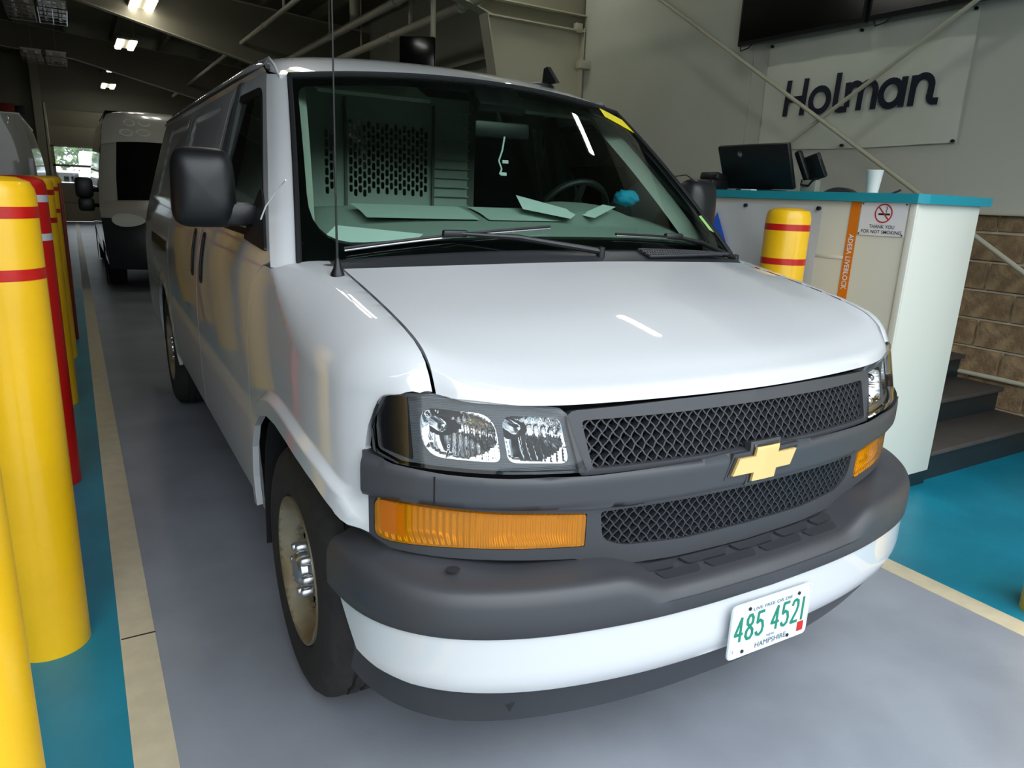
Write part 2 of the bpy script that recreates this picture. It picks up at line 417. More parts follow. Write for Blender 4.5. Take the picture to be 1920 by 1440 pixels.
# roof deck, purlins, rafters, columns
def zr(x): return 5.05-.08*x
RF = MB().prism([(-9.2, zr(-9.2)), (4.2, zr(4.2)), (4.2, zr(4.2)+.12), (-9.2, zr(-9.2)+.12)], (0, YB+.2, 0), (1, 0, 0), (0, 0, 1), YB+1.9)
CE = struct('ceiling', RF, DECK, label='dark sloping roof deck over the garage')
for x in np.arange(-8.6, 4.0, 1.05): struct('purlin', MB().box((x, 13.35, zr(x)-.13), (.07, 29.7, .22)), STEELW if False else DECK, CE)
for y in (-.7, 6.6, 13.9, 21.2):
    lo = [(-9.0, 4.95), (-1.1, 4.33), (2.5, 3.47), (2.72, 3.40)]
    w = MB().prism([(x, z) for x, z in lo]+[(4.0, 3.40), (4.0, zr(4.0)-.24), (-9.0, zr(-9.)-.24)], (0, y+.006, 0), (1, 0, 0), (0, 0, 1), .012)
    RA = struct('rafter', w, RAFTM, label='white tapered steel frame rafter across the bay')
    RA.name = 'roof_beam'
    for a, b in zip(lo[:-1], lo[1:]): struct('flange', MB().bar((a[0], y, a[1]), (b[0], y, b[1]), .17, .014), STEELW, RA)
    struct('flange', MB().bar((-9, y, zr(-9)-.24), (4, y, zr(4)-.24), .17, .014), STEELW, RA)
    CO = struct('steel_column', MB().prism([(3.40, 0), (3.94, 0), (3.94, 3.40), (2.66, 3.40)], (0, y+.006, 0), (1, 0, 0), (0, 0, 1), .012), STEELW, label='white tapered steel column against the right wall')
    struct('flange', MB().bar((3.40, y, 0), (2.64, y, 3.42), .20, .014), STEELW, CO)
    struct('flange', MB().box((3.945, y, 1.72), (.014, .20, 3.44)), STEELW, CO)
    struct('stiffener', MB().box((3.30, y-.05, 3.57), (1.34, .10, .014)), STEELW, CO)
    struct('stiffener', MB().box((3.30, y-.05, 3.40), (1.30, .12, .016)), STEELW, CO)
    struct('angle_bracket', MB().box((3.90, y-.18, 3.02), (.16, .10, .09), bev=.01), STEELW, CO)
    struct('girt_clip', MB().box((3.86, y-.08, 3.43), (.10, .06, .10), bev=.008), STEELW, CO)
struct('column', MB().box((-2.13, YB-.15, 2.6), (.24, .2, 5.2)), DOORM, label='column beside the far roller door').name = 'steel_column'
for z in (1.9, 2.75, 3.45):
    struct('girt', MB().box((3.87, 17.3, z), (.20, 21.0, .07)), STEELW, WR); struct('girt_lip', MB().box((3.77, 17.3, z-.05), (.012, 21.0, .10)), STEELW, WR)
# ------------------------------------------------------------------ the white cargo van
VAN = empty('cargo_van', (0, 0, 0), R(-.45), 'white cargo van with charcoal front bumper and gold badge parked in the lane', 'van')
XS = spl([(.30, .965), (.36, .975), (.44, .988), (.58, .999), (.75, 1.004), (.95, 1.004), (1.1, .996), (1.2, .984), (1.3, .963), (1.45, .922), (1.65, .866), (1.88, .80), (1.95, .768), (2.02, .735)])
DF_ = spl([(.20, .26), (.26, .19), (.312, .13), (.37, .079), (.42, .047), (.48, .025), (.6, .007), (.75, 0), (1., 0), (7, 0)])
def DF(y, z=0.): return DF_(y-.024*np.clip((z-.90)/.15, 0, 1.2))
CUT = [(.312, 1.080), (.330, 1.111), (.356, 1.144), (.415, 1.177), (.533, 1.208), (.716, 1.243), (.956, 1.282), (1.09, 1.297), (1.2, 1.302), (1.5, 1.305)]
EZ = spl([(.25, 1.0)]+CUT)
HS = spl([(.25, .06), (.312, .075), (.40, .11), (.55, .15), (.75, .155), (.95, .10), (1.08, .05), (1.2, .035), (1.5, .035)])
ARCH_F = [(1.305, .30), (1.30, .45), (1.285, .56), (1.25, .68), (1.19, .77), (1.10, .828), (1.0, .858), (.89, .864), (.76, .855), (.64, .838), (.555, .82), (.50, .80), (.46, .785)]
ARCH_FD = cr(ARCH_F, 6)
ARCH_R = [(4.33+.45*math.cos(a), .385+.46*math.sin(a)) for a in np.linspace(math.pi*1.02, -.02*math.pi, 17)]
STAMP = np.array(rpoly([(2.76, 1.40), (3.76, 1.40), (3.76, 1.86), (2.76, 1.86)], .07))
STAMP2 = STAMP+[1.24, 0]
def sstep(t): t = np.clip(t, 0, 1); return t*t*(3-2*t)
def flare(y, z):
    p = np.stack([y, z], 1); d = np.minimum(segdist(ARCH_FD, p, False), segdist(ARCH_R, p, False))
    o = .022*sstep((.072-d)/.03)*np.where(y > 2.5, .25, 1.)
    for st in (STAMP, STAMP2):
        o = o-.012*np.where(inside(st, p), sstep(segdist(st, p)/.03), 0)
    return o
def side(y, w):                      # body side: w is the height
    x = XS(w)-DF(y, w)+flare(y, w)
    return np.stack([x, y, w], 1)
def fend(y, w):                      # front wing: w is the height, then runs over the shoulder to the hood cut
    zE = EZ(y); hs = HS(y); z1 = zE-hs; X1 = XS(z1)-DF(y, z1); th = np.clip((w-z1)/.2, 0, 1)*math.pi/2
    lo = w <= z1
    x = np.where(lo, XS(w)-DF(y, w), .812+(X1-.812)*np.cos(th)); z = np.where(lo, w, z1+hs*np.sin(th))
    return np.stack([x+np.where(lo, flare(y, np.minimum(w, z1)), 0), y, z], 1)
def wtop(y): return float(EZ(y)-HS(y)+.2)
ftop = [(y, wtop(y)) for y in (1.06, .95, .85, .75, .65, .56, .48, .42, .38, .355, .335, .322, .316)]
FENDER = [(1.363, .44), (1.363, 1.10), (1.348, 1.171), (1.303, 1.2285), (1.2235, 1.2655), (1.125, 1.285), (1.095, 1.32), (1.075, 1.40)]+ftop + \
    [(.322, wtop(.322)-.07), (.345, wtop(.345)-.15), (.374, 1.072), (.388, 1.037), (.395, .999), (.395, .951), (.383, .93), (.383, .748), (.40, .752), (.45, .777)]+ARCH_F[::-1][:-1]
DOOR = [(1.365, .44), (2.58, .44), (2.58, 1.30), (2.575, 1.6), (2.55, 1.86), (2.51, 1.915), (1.93, 1.915), (1.875, 1.90), (1.14, 1.287), (1.225, 1.267), (1.305, 1.23), (1.35, 1.172), (1.365, 1.10)]
DWIN = rpoly([(1.275, 1.335), (2.50, 1.335), (2.47, 1.86), (1.885, 1.86)], [.03, .04, .06, .08])
CARGO = [(2.586, .44), (3.87, .44), (3.87, 1.915), (2.516, 1.915), (2.556, 1.86), (2.581, 1.6), (2.586, 1.30)]
QUART = [(3.876, .44)]+ARCH_R[:]+[(5.60, .44), (5.62, 1.2), (5.58, 1.7), (5.54, 1.915), (3.876, 1.915)]
def offring(P, d):
    P = np.asarray(P); T = np.gradient(P, axis=0); T /= np.linalg.norm(T, axis=1)[:, None]+1e-12
    return P+d*np.stack([T[:, 1], -T[:, 0]], 1)*-1
_rs = resample(cr(ARCH_F, 12).tolist(), .014, False); cen_ = np.array([.9, .45])
RINGS = np.vstack([q if np.linalg.norm(q-cen_, axis=1).mean() > np.linalg.norm(_rs-cen_, axis=1).mean() else offring(_rs, -d) for d in (.014, .028, .042, .050, .057, .064, .072, .082) for q in (offring(_rs, d),)])
for s in (-1, 1):
    patch('front_wing', FENDER, fend, WHITE, VAN, .024, extra=RINGS, sgn=s, thick=.02)
    fd = patch('front_door', DOOR, side, WHITE, VAN, .045, holes=[DWIN], sgn=s, thick=.02)
    off = lambda k, f=side: (lambda y, w: f(y, w)+np.stack([np.full_like(y, k), 0*y, 0*y], 1))
    c0 = np.array(DWIN); cen = c0.mean(0)
    patch('window_seal', [tuple(p) for p in c0], off(.002), SEAL, fd, .05, holes=[[tuple(cen+(p-cen)*[.955, .915]) for p in c0]], sgn=s, thick=.02)
    patch('window_glass', [tuple(cen+(p-cen)*.98) for p in c0], off(-.012), SGLASS, fd, .08, sgn=s, thick=0)
    patch('vent_divider', [(2.40, 1.36), (2.42, 1.36), (2.395, 1.84), (2.375, 1.84)], off(-.006), SILVER, fd, .1, sgn=s, thick=.01)
    cd = patch('cargo_door', CARGO, side, WHITE, VAN, .045, sgn=s, thick=.02)
    qp = patch('rear_quarter_panel', QUART, side, WHITE, VAN, .05, sgn=s, thick=.02)
    for par, yc in ((fd, 2.44), (cd, 2.725)):
        patch('door_handle', rpoly([(yc-.052, 1.065), (yc+.052, 1.065), (yc+.052, 1.29), (yc-.052, 1.29)], .045), off(.003), SEAL, par, .03, sgn=s, thick=.005)
        patch('handle_grip', rpoly([(yc-.012, 1.09), (yc+.012, 1.09), (yc+.012, 1.27), (yc-.012, 1.27)], .011), off(.008), SEAL, par, .03, sgn=s, thick=.005)
    patch('door_track', rpoly([(4.0, 1.07), (5.0, 1.07), (5.0, 1.135), (4.0, 1.135)], .01), off(.004), SEAL, qp, .06, sgn=s, thick=.008)
    patch('mirror_sail', rpoly([(1.20, 1.31), (1.56, 1.325), (1.53, 1.42), (1.47, 1.50), (1.40, 1.46)], .03), off(.008), SEAL, fd, .05, sgn=s, thick=.012)
    # drip rail between side and roof
    ys = np.linspace(1.90, 5.55, 40); P = np.array([[(s*(XS(1.912)), y, 1.912), (s*.800, y, 1.928), (s*.782, y, 1.935), (s*.770, y, 1.952)] for y in ys])
    gsurf('drip_rail', P, WHITE, VAN)
    MB().tube([(s*.783, y, 1.930+.015*min(1, (y-1.9)/.6)) for y in np.linspace(1.9, 5.5, 30)], .009, 8).build('gutter_seal', BLACK, VAN)
# windshield surface
def ws(u, t, off=0.):
    a = np.abs(u); xb = .90*u; yb = .93+.157*a**2.2; zb = 1.335-.05*a**2.5; xt = .745*u; yt = 1.68+.07*a**2.2; zt = 1.934-.048*a**2
    P = np.stack([xb+(xt-xb)*t, yb+(yt-yb)*t, zb+(zt-zb)*t], 1); k = .018*4*t*(1-t)+off
    return P+k[:, None]*np.array([0, -.63, .77])
def wsf(off): return lambda u, t: ws(u, t/.72, np.full_like(u, off))
rect = lambda a, b, c, d: [(a, c), (b, c), (b, d), (a, d)]
wsg = patch('windshield', rect(-1, 1, 0, .72), wsf(0.), WGLASS, VAN, .06, thick=0)
patch('frit_band', rect(-.998, .998, .002, .718), wsf(-.006), GBLACK, wsg, .06, holes=[rpoly([(-.958, .050), (.958, .050), (.962, .668), (-.962, .668)], [.17, .17, .05, .05], 8)], thick=0)
for s in (-1, 1):
    t = np.linspace(-.025, 1, 20)
    A = ws(np.full(20, s*1.003), t); zz = 1.287+(1.90-1.287)*t; yy = 1.14+(1.875-1.14)*t
    B = np.stack([s*XS(zz), yy, zz], 1); M1 = .62*A+.38*B+np.array([s*.006, -.008, .002]); M2 = .25*A+.75*B+np.array([s*.004, -.004, .001])
    A0 = A+np.array([-s*.004, .02, -.012]); B0 = B+np.array([-s*.02, .01, 0])
    gsurf('windshield_pillar', np.stack([A0, A, M1, M2, B, B0], 1), WHITE, VAN, 50)
    MB().tube([tuple(p) for p in ws(np.full(20, s*.996), t, np.full(20, .004))], .009, 6).build('pillar_seal', SEAL, VAN)
    I = A+np.array([-s*.03, .05, -.02]); J = A+np.array([-s*.09, .11, -.02]); K = A+np.array([-s*.06, .16, 0.])
    gsurf('pillar_trim', np.stack([I, J, K], 1), LINER, VAN)
MB().tube([tuple(p) for p in ws(np.linspace(-1, 1, 40), np.full(40, 1.0), np.full(40, .004))], .009, 6).build('header_seal', SEAL, VAN)
# roof
def yfr(x): return 1.682+.07*np.clip(np.abs(x)/.745, 0, 1.06)**2.2
def roof(a, y, dz=0.):
    ph = np.clip(a/.8, -1, 1)*math.pi/2*.995; x = .775*np.sin(ph); q = np.clip(np.cos(ph), 1e-4, 1)**.6
    zf = 1.948+.108*q-.012*np.clip((y-3.5)/2, 0, 1)**2; zt = 1.936-.048*(np.abs(x)/.745)**2
    k = 1-(1-np.clip((y-yfr(x))/.75, 0, 1))**2.6
    return np.stack([x, y, zt+(zf-zt)*k+dz], 1)
aa = np.linspace(-.8, .8, 41); front = [(a, float(yfr(.775*math.sin(a/.8*math.pi/2)))+.004) for a in aa]
patch('roof_panel', front+[(.8, 5.55), (-.8, 5.55)], roof, WHITE, VAN, .05, thick=.02)
patch('headliner', [(a, y+.02) for a, y in front]+[(.8, 2.5), (-.8, 2.5)], lambda a, y: roof(a, y, -.045)*[.97, 1, 1], LINER, VAN, .12, thick=0, flip=True)
zz_ = np.linspace(.45, 1.93, 16); RD = [(-float(XS(z))+.03, z) for z in zz_[::-1]]+[(float(XS(z))-.03, z) for z in zz_]
patch('rear_door_panel', RD+[(.5, 2.03), (-.5, 2.03)], lambda x, z: np.stack([x, 5.60-.10*np.clip((z-1.1)/.9, 0, 1)**2, z], 1), WHITE, VAN, .2, thick=.03, flip=True)
# hood
prof = {0.: [(.128, 1.062), (.136, 1.09), (.165, 1.110), (.25, 1.150), (.45, 1.212), (.65, 1.261), (.85, 1.305)],
        .62: [(.185, 1.058), (.197, 1.085), (.228, 1.104), (.31, 1.143), (.47, 1.199), (.66, 1.246), (.87, 1.297)],
        .9: [(.252, 1.066), (.265, 1.092), (.295, 1.118), (.365, 1.155), (.51, 1.200), (.70, 1.243), (.925, 1.287)],
        1.: [(.314, 1.080), (.331, 1.110), (.357, 1.144), (.416, 1.177), (.534, 1.208), (.717, 1.243), (.956, 1.282)]}
PR = {k: cr(v, 10) for k, v in prof.items()}; nv = len(PR[0.]); ks = [-1., -.9, -.62, 0., .62, .9, 1.]
uu = np.linspace(-1, 1, 81); H = np.zeros((nv, 81, 3))
for i in range(nv):
    for c in (0, 1): H[i, :, c+1] = spl([(k, PR[abs(k)][i][c]) for k in ks])(uu)
    H[i, :, 0] = uu*.8035
H = np.concatenate([H[:1]+[0, .03, -.006], H, H[-1:]+[0, .004, -.02]], 0)
H = np.concatenate([H[:, :1]+[.004, 0, -.02], H, H[:, -1:]+[-.004, 0, -.02]], 1)
gsurf('hood', H, WHITE, VAN, 50)
# cowl and wing inner gap closers
yy = np.linspace(-1, 1, 41); a = np.abs(yy)
C0 = np.stack([.80*yy, .835+.11*a**2.2, 1.285-.022*a**2.2], 1); C1 = np.stack([.84*yy, .87+.13*a**2.2, 1.312-.024*a**2.2], 1); C2 = np.stack([.90*yy, .945+.152*a**2.2, 1.338-.054*a**2.3], 1)
gsurf('cowl_panel', np.stack([C0, C1, C2, C2+[0, .03, -.03]]), PLAST2, VAN)
cv = MB()
for k in range(34):
    u = .30+.50*k/33
    cv.bar((.86*u, .865+.12*u**2.2, 1.318), (.88*u, .925+.14*u**2.2, 1.340-.04*u**2.3), .006, .008)
for t in (0, .33, .66, 1.):
    cv.tube([(.87*u, .862+.062*t+.13*u**2.2, 1.319+.02*t-.035*t*u**2.3) for u in np.linspace(.29, .82, 12)], .005, 6)
tag(cv.build('cowl_vent', PLAST, VAN), kind='stuff')
for s in (-1, 1):
    MB().grid(np.array([[(s*.795, y, EZ(y)-.07), (s*.822, y, EZ(y)-.07)] for y in np.linspace(.33, .97, 20)])).build('hood_gap_seal', BLACK, VAN)
# front face: plan curve of the fascia and of the bumper
FASP = cr([(0, .105), (.25, .115), (.49, .148), (.7, .205), (.84, .285), (.925, .37), (.97, .46), (.993, .6), (1.0, .75)], 30)
BUMP = cr([(0, 0), (.25, .008), (.45, .03), (.65, .075), (.80, .14), (.90, .22), (.965, .32), (.995, .44), (1.003, .56)], 30)
class Plan:
    def __init__(q, P):
        q.P = P; q.s = np.concatenate([[0], np.cumsum(np.linalg.norm(np.diff(P, axis=0), axis=1))])
        T = np.gradient(P, q.s, axis=0); T /= np.linalg.norm(T, axis=1)[:, None]; q.N = np.stack([T[:, 1], -T[:, 0]], 1); q.N[:, 0] *= np.clip(q.s/.06, 0, 1)
    def S(q, x): return np.sign(x)*np.interp(np.abs(x), q.P[:, 0], q.s)
    def at(q, s, off=0.):
        a = np.abs(s); g = np.where(np.asarray(s) < 0, -1., 1.)
        n0 = np.interp(a, q.s, q.N[:, 0]); n1 = np.interp(a, q.s, q.N[:, 1])
        return g*(np.interp(a, q.s, q.P[:, 0])+off*n0), np.interp(a, q.s, q.P[:, 1])+off*n1
FA = Plan(FASP); BU = Plan(BUMP)
def fas(off=0.):
    def f(s, z):
        o = off(s, z) if callable(off) else off
        x, y = FA.at(s, o); return np.stack([x, y+np.clip(z-.92, 0, .2)*.26, z], 1)
    return f
def fs(L): return [(float(FA.S(x)), z) for x, z in L]      # outlines given in x, z
def bum(off=0.):
    def f(s, z):
        x, y = BU.at(s, off); return np.stack([x, y, z], 1)
    return f
SE = float(FA.S(.932))
# dark core behind the fascia
core = [(-SE, .72), (SE, .72), (SE, 1.0), (float(FA.S(.88)), 1.05), (-float(FA.S(.88)), 1.05), (-SE, 1.0)]
patch('fascia_core', core, fas(-.075), UNDER, VAN, .08, thick=.05)
# radiator fins behind the mesh
rb = MB()
for z in np.arange(.70, 1.04, .012):
    L = [FA.at(float(FA.S(x)), -.052) for x in np.linspace(-.52, .52, 9)]
    for (xa, ya), (xb, yb) in zip(L[:-1], L[1:]): rb.bar((float(xa), float(ya), z), (float(xb), float(yb), z), .012, .004)
tag(rb.build('radiator_fins', BLACK, VAN), kind='stuff')
# bezels and centre bar
mesh_up = rpoly(fs([(-.492, .916), (.492, .916), (.490, 1.024), (-.510, 1.024)]), [.012, .012, .012, .012])
UPF = rpoly(fs([(-.522, .902), (.522, .902), (.545, 1.046), (.25, 1.054), (-.25, 1.054), (-.548, 1.046)]), [.01, .01, .03, 0, 0, .03])
patch('upper_bezel', UPF, fas(.004), PLAST, VAN, .03, holes=[mesh_up], thick=.05)
mesh_lo = rpoly(fs([(-.462, .806), (.462, .806), (.452, .745), (.40, .712), (.22, .70), (-.22, .70), (-.40, .712), (-.452, .735)]), [.012, .012, .02, .03, 0, 0, .03, .02])
def tsl(s): return rpoly(fs([(s*.495, .722), (s*.495, .806), (s*.62, .818), (s*.80, .834), (s*.90, .842), (s*.926, .842), (s*.926, .745), (s*.90, .738), (s*.75, .738), (s*.62, .730)]), [.006, .006, 0, 0, 0, .02, .02, 0, 0, 0])
LOB = fs([(-.937, .748), (-.90, .722), (-.82, .715), (-.72, .710), (-.52, .694), (-.46, .676), (-.40, .662), (-.25, .655), (0, .652), (.25, .655), (.40, .662), (.46, .676), (.52, .694), (.72, .710), (.82, .715), (.90, .722), (.937, .748), (.937, .858), (.75, .852), (.5, .83), (-.5, .83), (-.75, .852), (-.937, .858)])
patch('lower_bezel', LOB, fas(.0), PLAST, VAN, .028, holes=[mesh_lo, tsl(-1), tsl(1)], thick=.05)
BAR = fs([(-.937, .848), (-.75, .842), (-.5, .822), (-.3, .816), (0, .815), (.3, .816), (.5, .822), (.75, .842), (.937, .848), (.937, .948), (.89, .932), (.80, .92), (.68, .911), (.5, .905), (.2, .908), (.1, .915), (-.1, .915), (-.2, .908), (-.5, .905), (-.68, .911), (-.80, .92), (-.89, .932), (-.937, .948)])
def barprof(s, z):
    lo = .818+.028*np.clip((np.abs(s)-.4)/.5, 0, 1); hi = .908+.028*np.clip((np.abs(s)-.6)/.35, 0, 1)
    e = np.minimum((z-lo)/.02, (hi-z)/.026)
    return .011+.012*np.sqrt(np.clip(e, 0, 1)*(2-np.clip(e, 0, 1)))
patch('centre_bar', BAR, fas(barprof), PLAST, VAN, .014, thick=.03)
for s in (-1, 1):
    patch('bar_seam', fs([(s*.82-.0015, .85), (s*.82+.0015, .85), (s*.82+.0015, .915), (s*.82-.0015, .915)]), fas(.0235), UNDER, VAN, .05, thick=.002)
# mesh grilles: diagonal lattice of flat bars
def lattice(poly, z0, z1, pitch=.0285):
    mb = MB(); poly = np.array(poly); sl, sr = poly[:, 0].min(), poly[:, 0].max(); hgt = z1-z0
    for d in (1, -1):
        s0 = sl-hgt*1.2
        while s0 < sr+hgt*1.2:
            n = 17; tt = np.linspace(0, 1, n); zz = z0+hgt*tt; ss = s0+d*(hgt*tt)*.92*1.0
            wob = .0022*np.sin(tt*hgt/(pitch/1.08)*2*math.pi); ss = ss+wob
            ok = inside(poly, np.stack([ss, zz], 1)) | (segdist(poly, np.stack([ss, zz], 1)) < .004)
            for i in range(n-1):
                if ok[i] and ok[i+1]:
                    q = []
                    for off, w in ((-.004, .0022), (-.024, .0034)):
                        for j in (i, i+1):
                            for sg in (-1, 1):
                                x, y = FA.at(ss[j]+sg*w, off); q.append((float(x), float(y)+max(0, zz[j]-.92)*.26, float(zz[j])))
                    mb.add(q, [(0, 2, 3, 1), (0, 4, 6, 2), (1, 3, 7, 5)])
            s0 += pitch
    return mb
tag(lattice(mesh_up, .914, 1.026).build('grille_mesh', PLAST2, VAN), kind='stuff')
tag(lattice(mesh_lo, .696, .808, .0265).build('grille_mesh', PLAST2, VAN), kind='stuff')
# badge
BT = [(-.112, -.021), (-.094, .021), (-.040, .021), (-.036, .044), (.044, .044), (.040, .021), (.112, .021), (.094, -.021), (.040, -.021), (.036, -.044), (-.044, -.044), (-.040, -.021)]
BT2 = [(-.132, -.033), (-.107, .033), (-.053, .033), (-.049, .056), (.058, .056), (.053, .033), (.132, .033), (.107, -.033), (.053, -.033), (.049, -.056), (-.058, -.056), (-.053, -.033)]
bz = fs([(x, .880+z) for x, z in BT2]); patch('badge_mount', bz, fas(.0245), PLAST, VAN, .02, thick=.02)
patch('badge_outline', fs([(x*1.1, .880+z*1.13) for x, z in BT]), fas(.0265), GBLACK, VAN, .012, thick=.004)
bg = patch('badge', fs([(x, .880+z) for x, z in BT]), fas(.033), GOLD, VAN, .012, thick=.012)
# lamps
for s in (-1, 1):
    hl = empty('headlamp', parent=VAN)
    OUT = rpoly(fs([(s*.508, .912), (s*.60, .915), (s*.69, .919), (s*.83, .927), (s*.884, .931), (s*.921, .950), (s*.921, .999), (s*.915, 1.037), (s*.900, 1.076), (s*.815, 1.080), (s*.73, 1.074), (s*.62, 1.060), (s*.545, 1.048)]), [.008, 0, 0, 0, 0, .01, 0, .01, .02, 0, 0, 0, .015])
    R1 = rpoly(fs([(s*.692, .936), (s*.845, .946), (s*.845, 1.052), (s*.700, 1.040)]), [.02, .05, .04, .045], 8)
    R2 = rpoly(fs([(s*.540, .927), (s*.678, .935), (s*.686, 1.038), (s*.553, 1.027)]), [.02, .02, .03, .02], 8)
    patch('lens', OUT, fas(.010), LENS, hl, .03, thick=.014, flip=(s < 0) and False)
    patch('lamp_bezel', OUT, fas(-.012), LAMPGREY, hl, .025, holes=[R1, R2], thick=.03)
    sp = [p for p in OUT if abs(p[0]) > float(FA.S(.86))]
    patch('side_marker_shroud', rpoly(fs([(s*.862, .936), (s*.918, .955), (s*.915, 1.03), (s*.898, 1.068), (s*.862, 1.070)]), .006), fas(-.009), LAMPBLACK, hl, .03, thick=.004)
    for Rr, bc in ((R1, (.815, 1.005)), (R2, (.655, 1.0))):
        A = np.array(Rr); lo_, hi_ = A.min(0), A.max(0); c0_ = np.array([float(FA.S(s*bc[0])), bc[1]-.012]); hw_ = np.maximum(hi_-c0_, c0_-lo_)
        def bowl(u, v, A=A, c0_=c0_, hw_=hw_):
            p = np.stack([np.atleast_1d(u), np.atleast_1d(v)], 1); q_ = (p-c0_)/hw_; r2 = np.clip((np.abs(q_)**2).sum(1), 0, 1)
            return np.where(segdist(A, p) < .0015, -.014, -.085+.066*r2+.0022*np.abs(np.sin(p[:, 0]*210))*(np.abs(q_[:, 0]) > .12))
        patch('reflector', Rr, fas(bowl), REFLECTOR, hl, .0045, thick=0)
        ss = float(FA.S(s*bc[0])); x, y = FA.at(ss, -.045); zz = bc[1]
        mb = MB().lathe([(.0, -.022), (.008, -.021), (.0125, -.014), (.0135, .0), (.0135, .03)], 16, (float(x), float(y)+.02, zz), 'y')
        mb.build('bulb', CHROME, hl)
    sg_ = empty('turn_signal', parent=VAN)
    T = tsl(s); c = np.mean(T, 0)
    patch('lens', [tuple(c+(np.array(p)-c)*[.985, .93]) for p in T], fas(.003), AMBER, sg_, .03, thick=.01)
    A = np.array(T)
    def inner(u, v, A=A):
        p = np.stack([np.atleast_1d(u), np.atleast_1d(v)], 1); d = segdist(A, p); ph = np.abs(p[:, 0])
        return -.012-.022*np.clip(d/.02, 0, 1)*(.55+.45*np.cos((ph-.63)*24))
    patch('reflector', T, fas(inner), AMBREF, sg_, .012, thick=0)
    patch('side_reflector', rpoly(fs([(s*.878, .752), (s*.918, .758), (s*.918, .832), (s*.878, .828)]), .004), fas(-.004), mat('amber_block', '#e8800e', rough=.35), sg_, .03, thick=.004)
# bumper: dark upper cover, white lower, valance
q = np.linspace(-1, 1, 101); aq = np.abs(q)
def along(pl, xm, off):
    smax = pl.s[-1]*xm; return pl.at(q*smax, off)
f0 = np.interp(.50, FASP[:, 1], FA.s)/FA.s[-1]; f1 = .955
def row(pl, fr, off, z):
    x, y = along(pl, fr, off); return np.stack([x, y, z], 1)
def bl(x, a, b): return sstep((np.abs(x)-a)/(b-a))
x1, _ = along(BU, f1, 0)
zc = .634+.046*bl(x1, .31, .47)+.014*bl(x1, .85, 1.0); zi = .650+.042*bl(x1, .33, .52)+.03*bl(x1, .7, .95)+.02*bl(x1, .95, 1.0)
rows = [row(FA, f0, -.05, zi-.01), row(FA, f0, -.02, zi), row(BU, f1, -.075, zc*.6+zi*.4+.004), row(BU, f1, -.038, zc+.003), row(BU, f1, -.022, zc), row(BU, f1, -.008, zc-.012), row(BU, f1, 0., zc-.035), row(BU, f1, .001, .61+0*q), row(BU, f1, 0., .575+0*q), row(BU, f1, -.004, .571+0*q), row(BU, f1, -.02, .570+0*q)]
rows[2][:, 2] = rows[2][:, 2]-.002
bc = gsurf('bumper_cover', np.stack(rows), PLAST, VAN, 60)
for yrow, (v0, v1), xs_ in ((0, (.10, .44), [(-.37, -.255), (-.235, -.085), (-.065, .085), (.105, .235), (.255, .35)]), (1, (.52, .86), [(-.33, -.20), (-.18, -.01), (.01, .17), (.19, .33)])):
    for xa, xb in xs_:
        def padf(x, v):
            yb = np.interp(np.abs(x), BUMP[:, 0], BUMP[:, 1])+.036; yf = np.interp(np.abs(x), FASP[:, 0], FASP[:, 1])-.0
            t = v/.1; zf = .634+(.650-.634)*(1-t)
            return np.stack([x, yf+(yb-yf)*t, zf+.0055], 1)
        patch('step_pad', rpoly([(xa, v0*.1), (xb, v0*.1), (xb-.012, v1*.1), (xa+.012, v1*.1)], .008), padf, PLAST2, VAN, .03, thick=.006, flip=True)
sB = lambda x: float(BU.S(x)); se0 = float(np.interp(.475, BUMP[:, 1], BU.s)); se1 = float(np.interp(.365, BUMP[:, 1], BU.s))
LOW = [(-se1, .466), (-sB(.955), .448), (-sB(.9), .434), (-sB(.78), .428), (-sB(.5), .418), (-sB(.2), .41), (0, .408), (sB(.2), .41), (sB(.5), .418), (sB(.78), .428), (sB(.9), .434), (sB(.955), .448), (se1, .466), (se0, .615), (sB(.98), .605), (sB(.9), .59), (sB(.6), .585), (-sB(.6), .585), (-sB(.9), .59), (-sB(.98), .605), (-se0, .615)]
lowf = lambda s, z: bum(-.007)(s, z)-np.stack([0*s, 0*s-.0, 0*s], 1)+np.stack([-np.sign(s)*.02*np.clip((.47-z)/.06, 0, 1)**2*np.clip(np.abs(s)-.6, 0, 1), .02*np.clip((.47-z)/.06, 0, 1)**2, 0*s], 1)
patch('lower_bumper', LOW, lowf, WHITE, VAN, .03, thick=.03)
sv = float(np.interp(.40, BUMP[:, 1], BU.s))
VAL = [(-sv, .37), (-sB(.9), .325), (-sB(.8), .30), (-sB(.68), .290), (-sB(.5), .280), (-sB(.2), .268), (0, .265), (sB(.2), .268), (sB(.5), .280), (sB(.68), .290), (sB(.8), .30), (sB(.9), .325), (sv, .37), (sv, .50), (-sv, .50)]
patch('valance', VAL, lambda s, z: bum(-.022)(s, z)+np.stack([0*s, .10*np.clip((.45-z)/.2, 0, 1)**1.3, 0*s], 1), PLAST2, VAN, .04, thick=.03)
MB().prism([(-.012, 0), (.012, 0), (0, -.022)], (-.72, .088, .424), (1, -.15, 0), (0, 0, 1), .004).build('valance_clip', BLACK, VAN)
MB().prism(circ(0, 0, .016, 14, ry=.012), (-.80, .22, .7025), (.92, -.36, .0), (.35, .9, .12), .0012).build('tow_plug', STAIN, VAN)
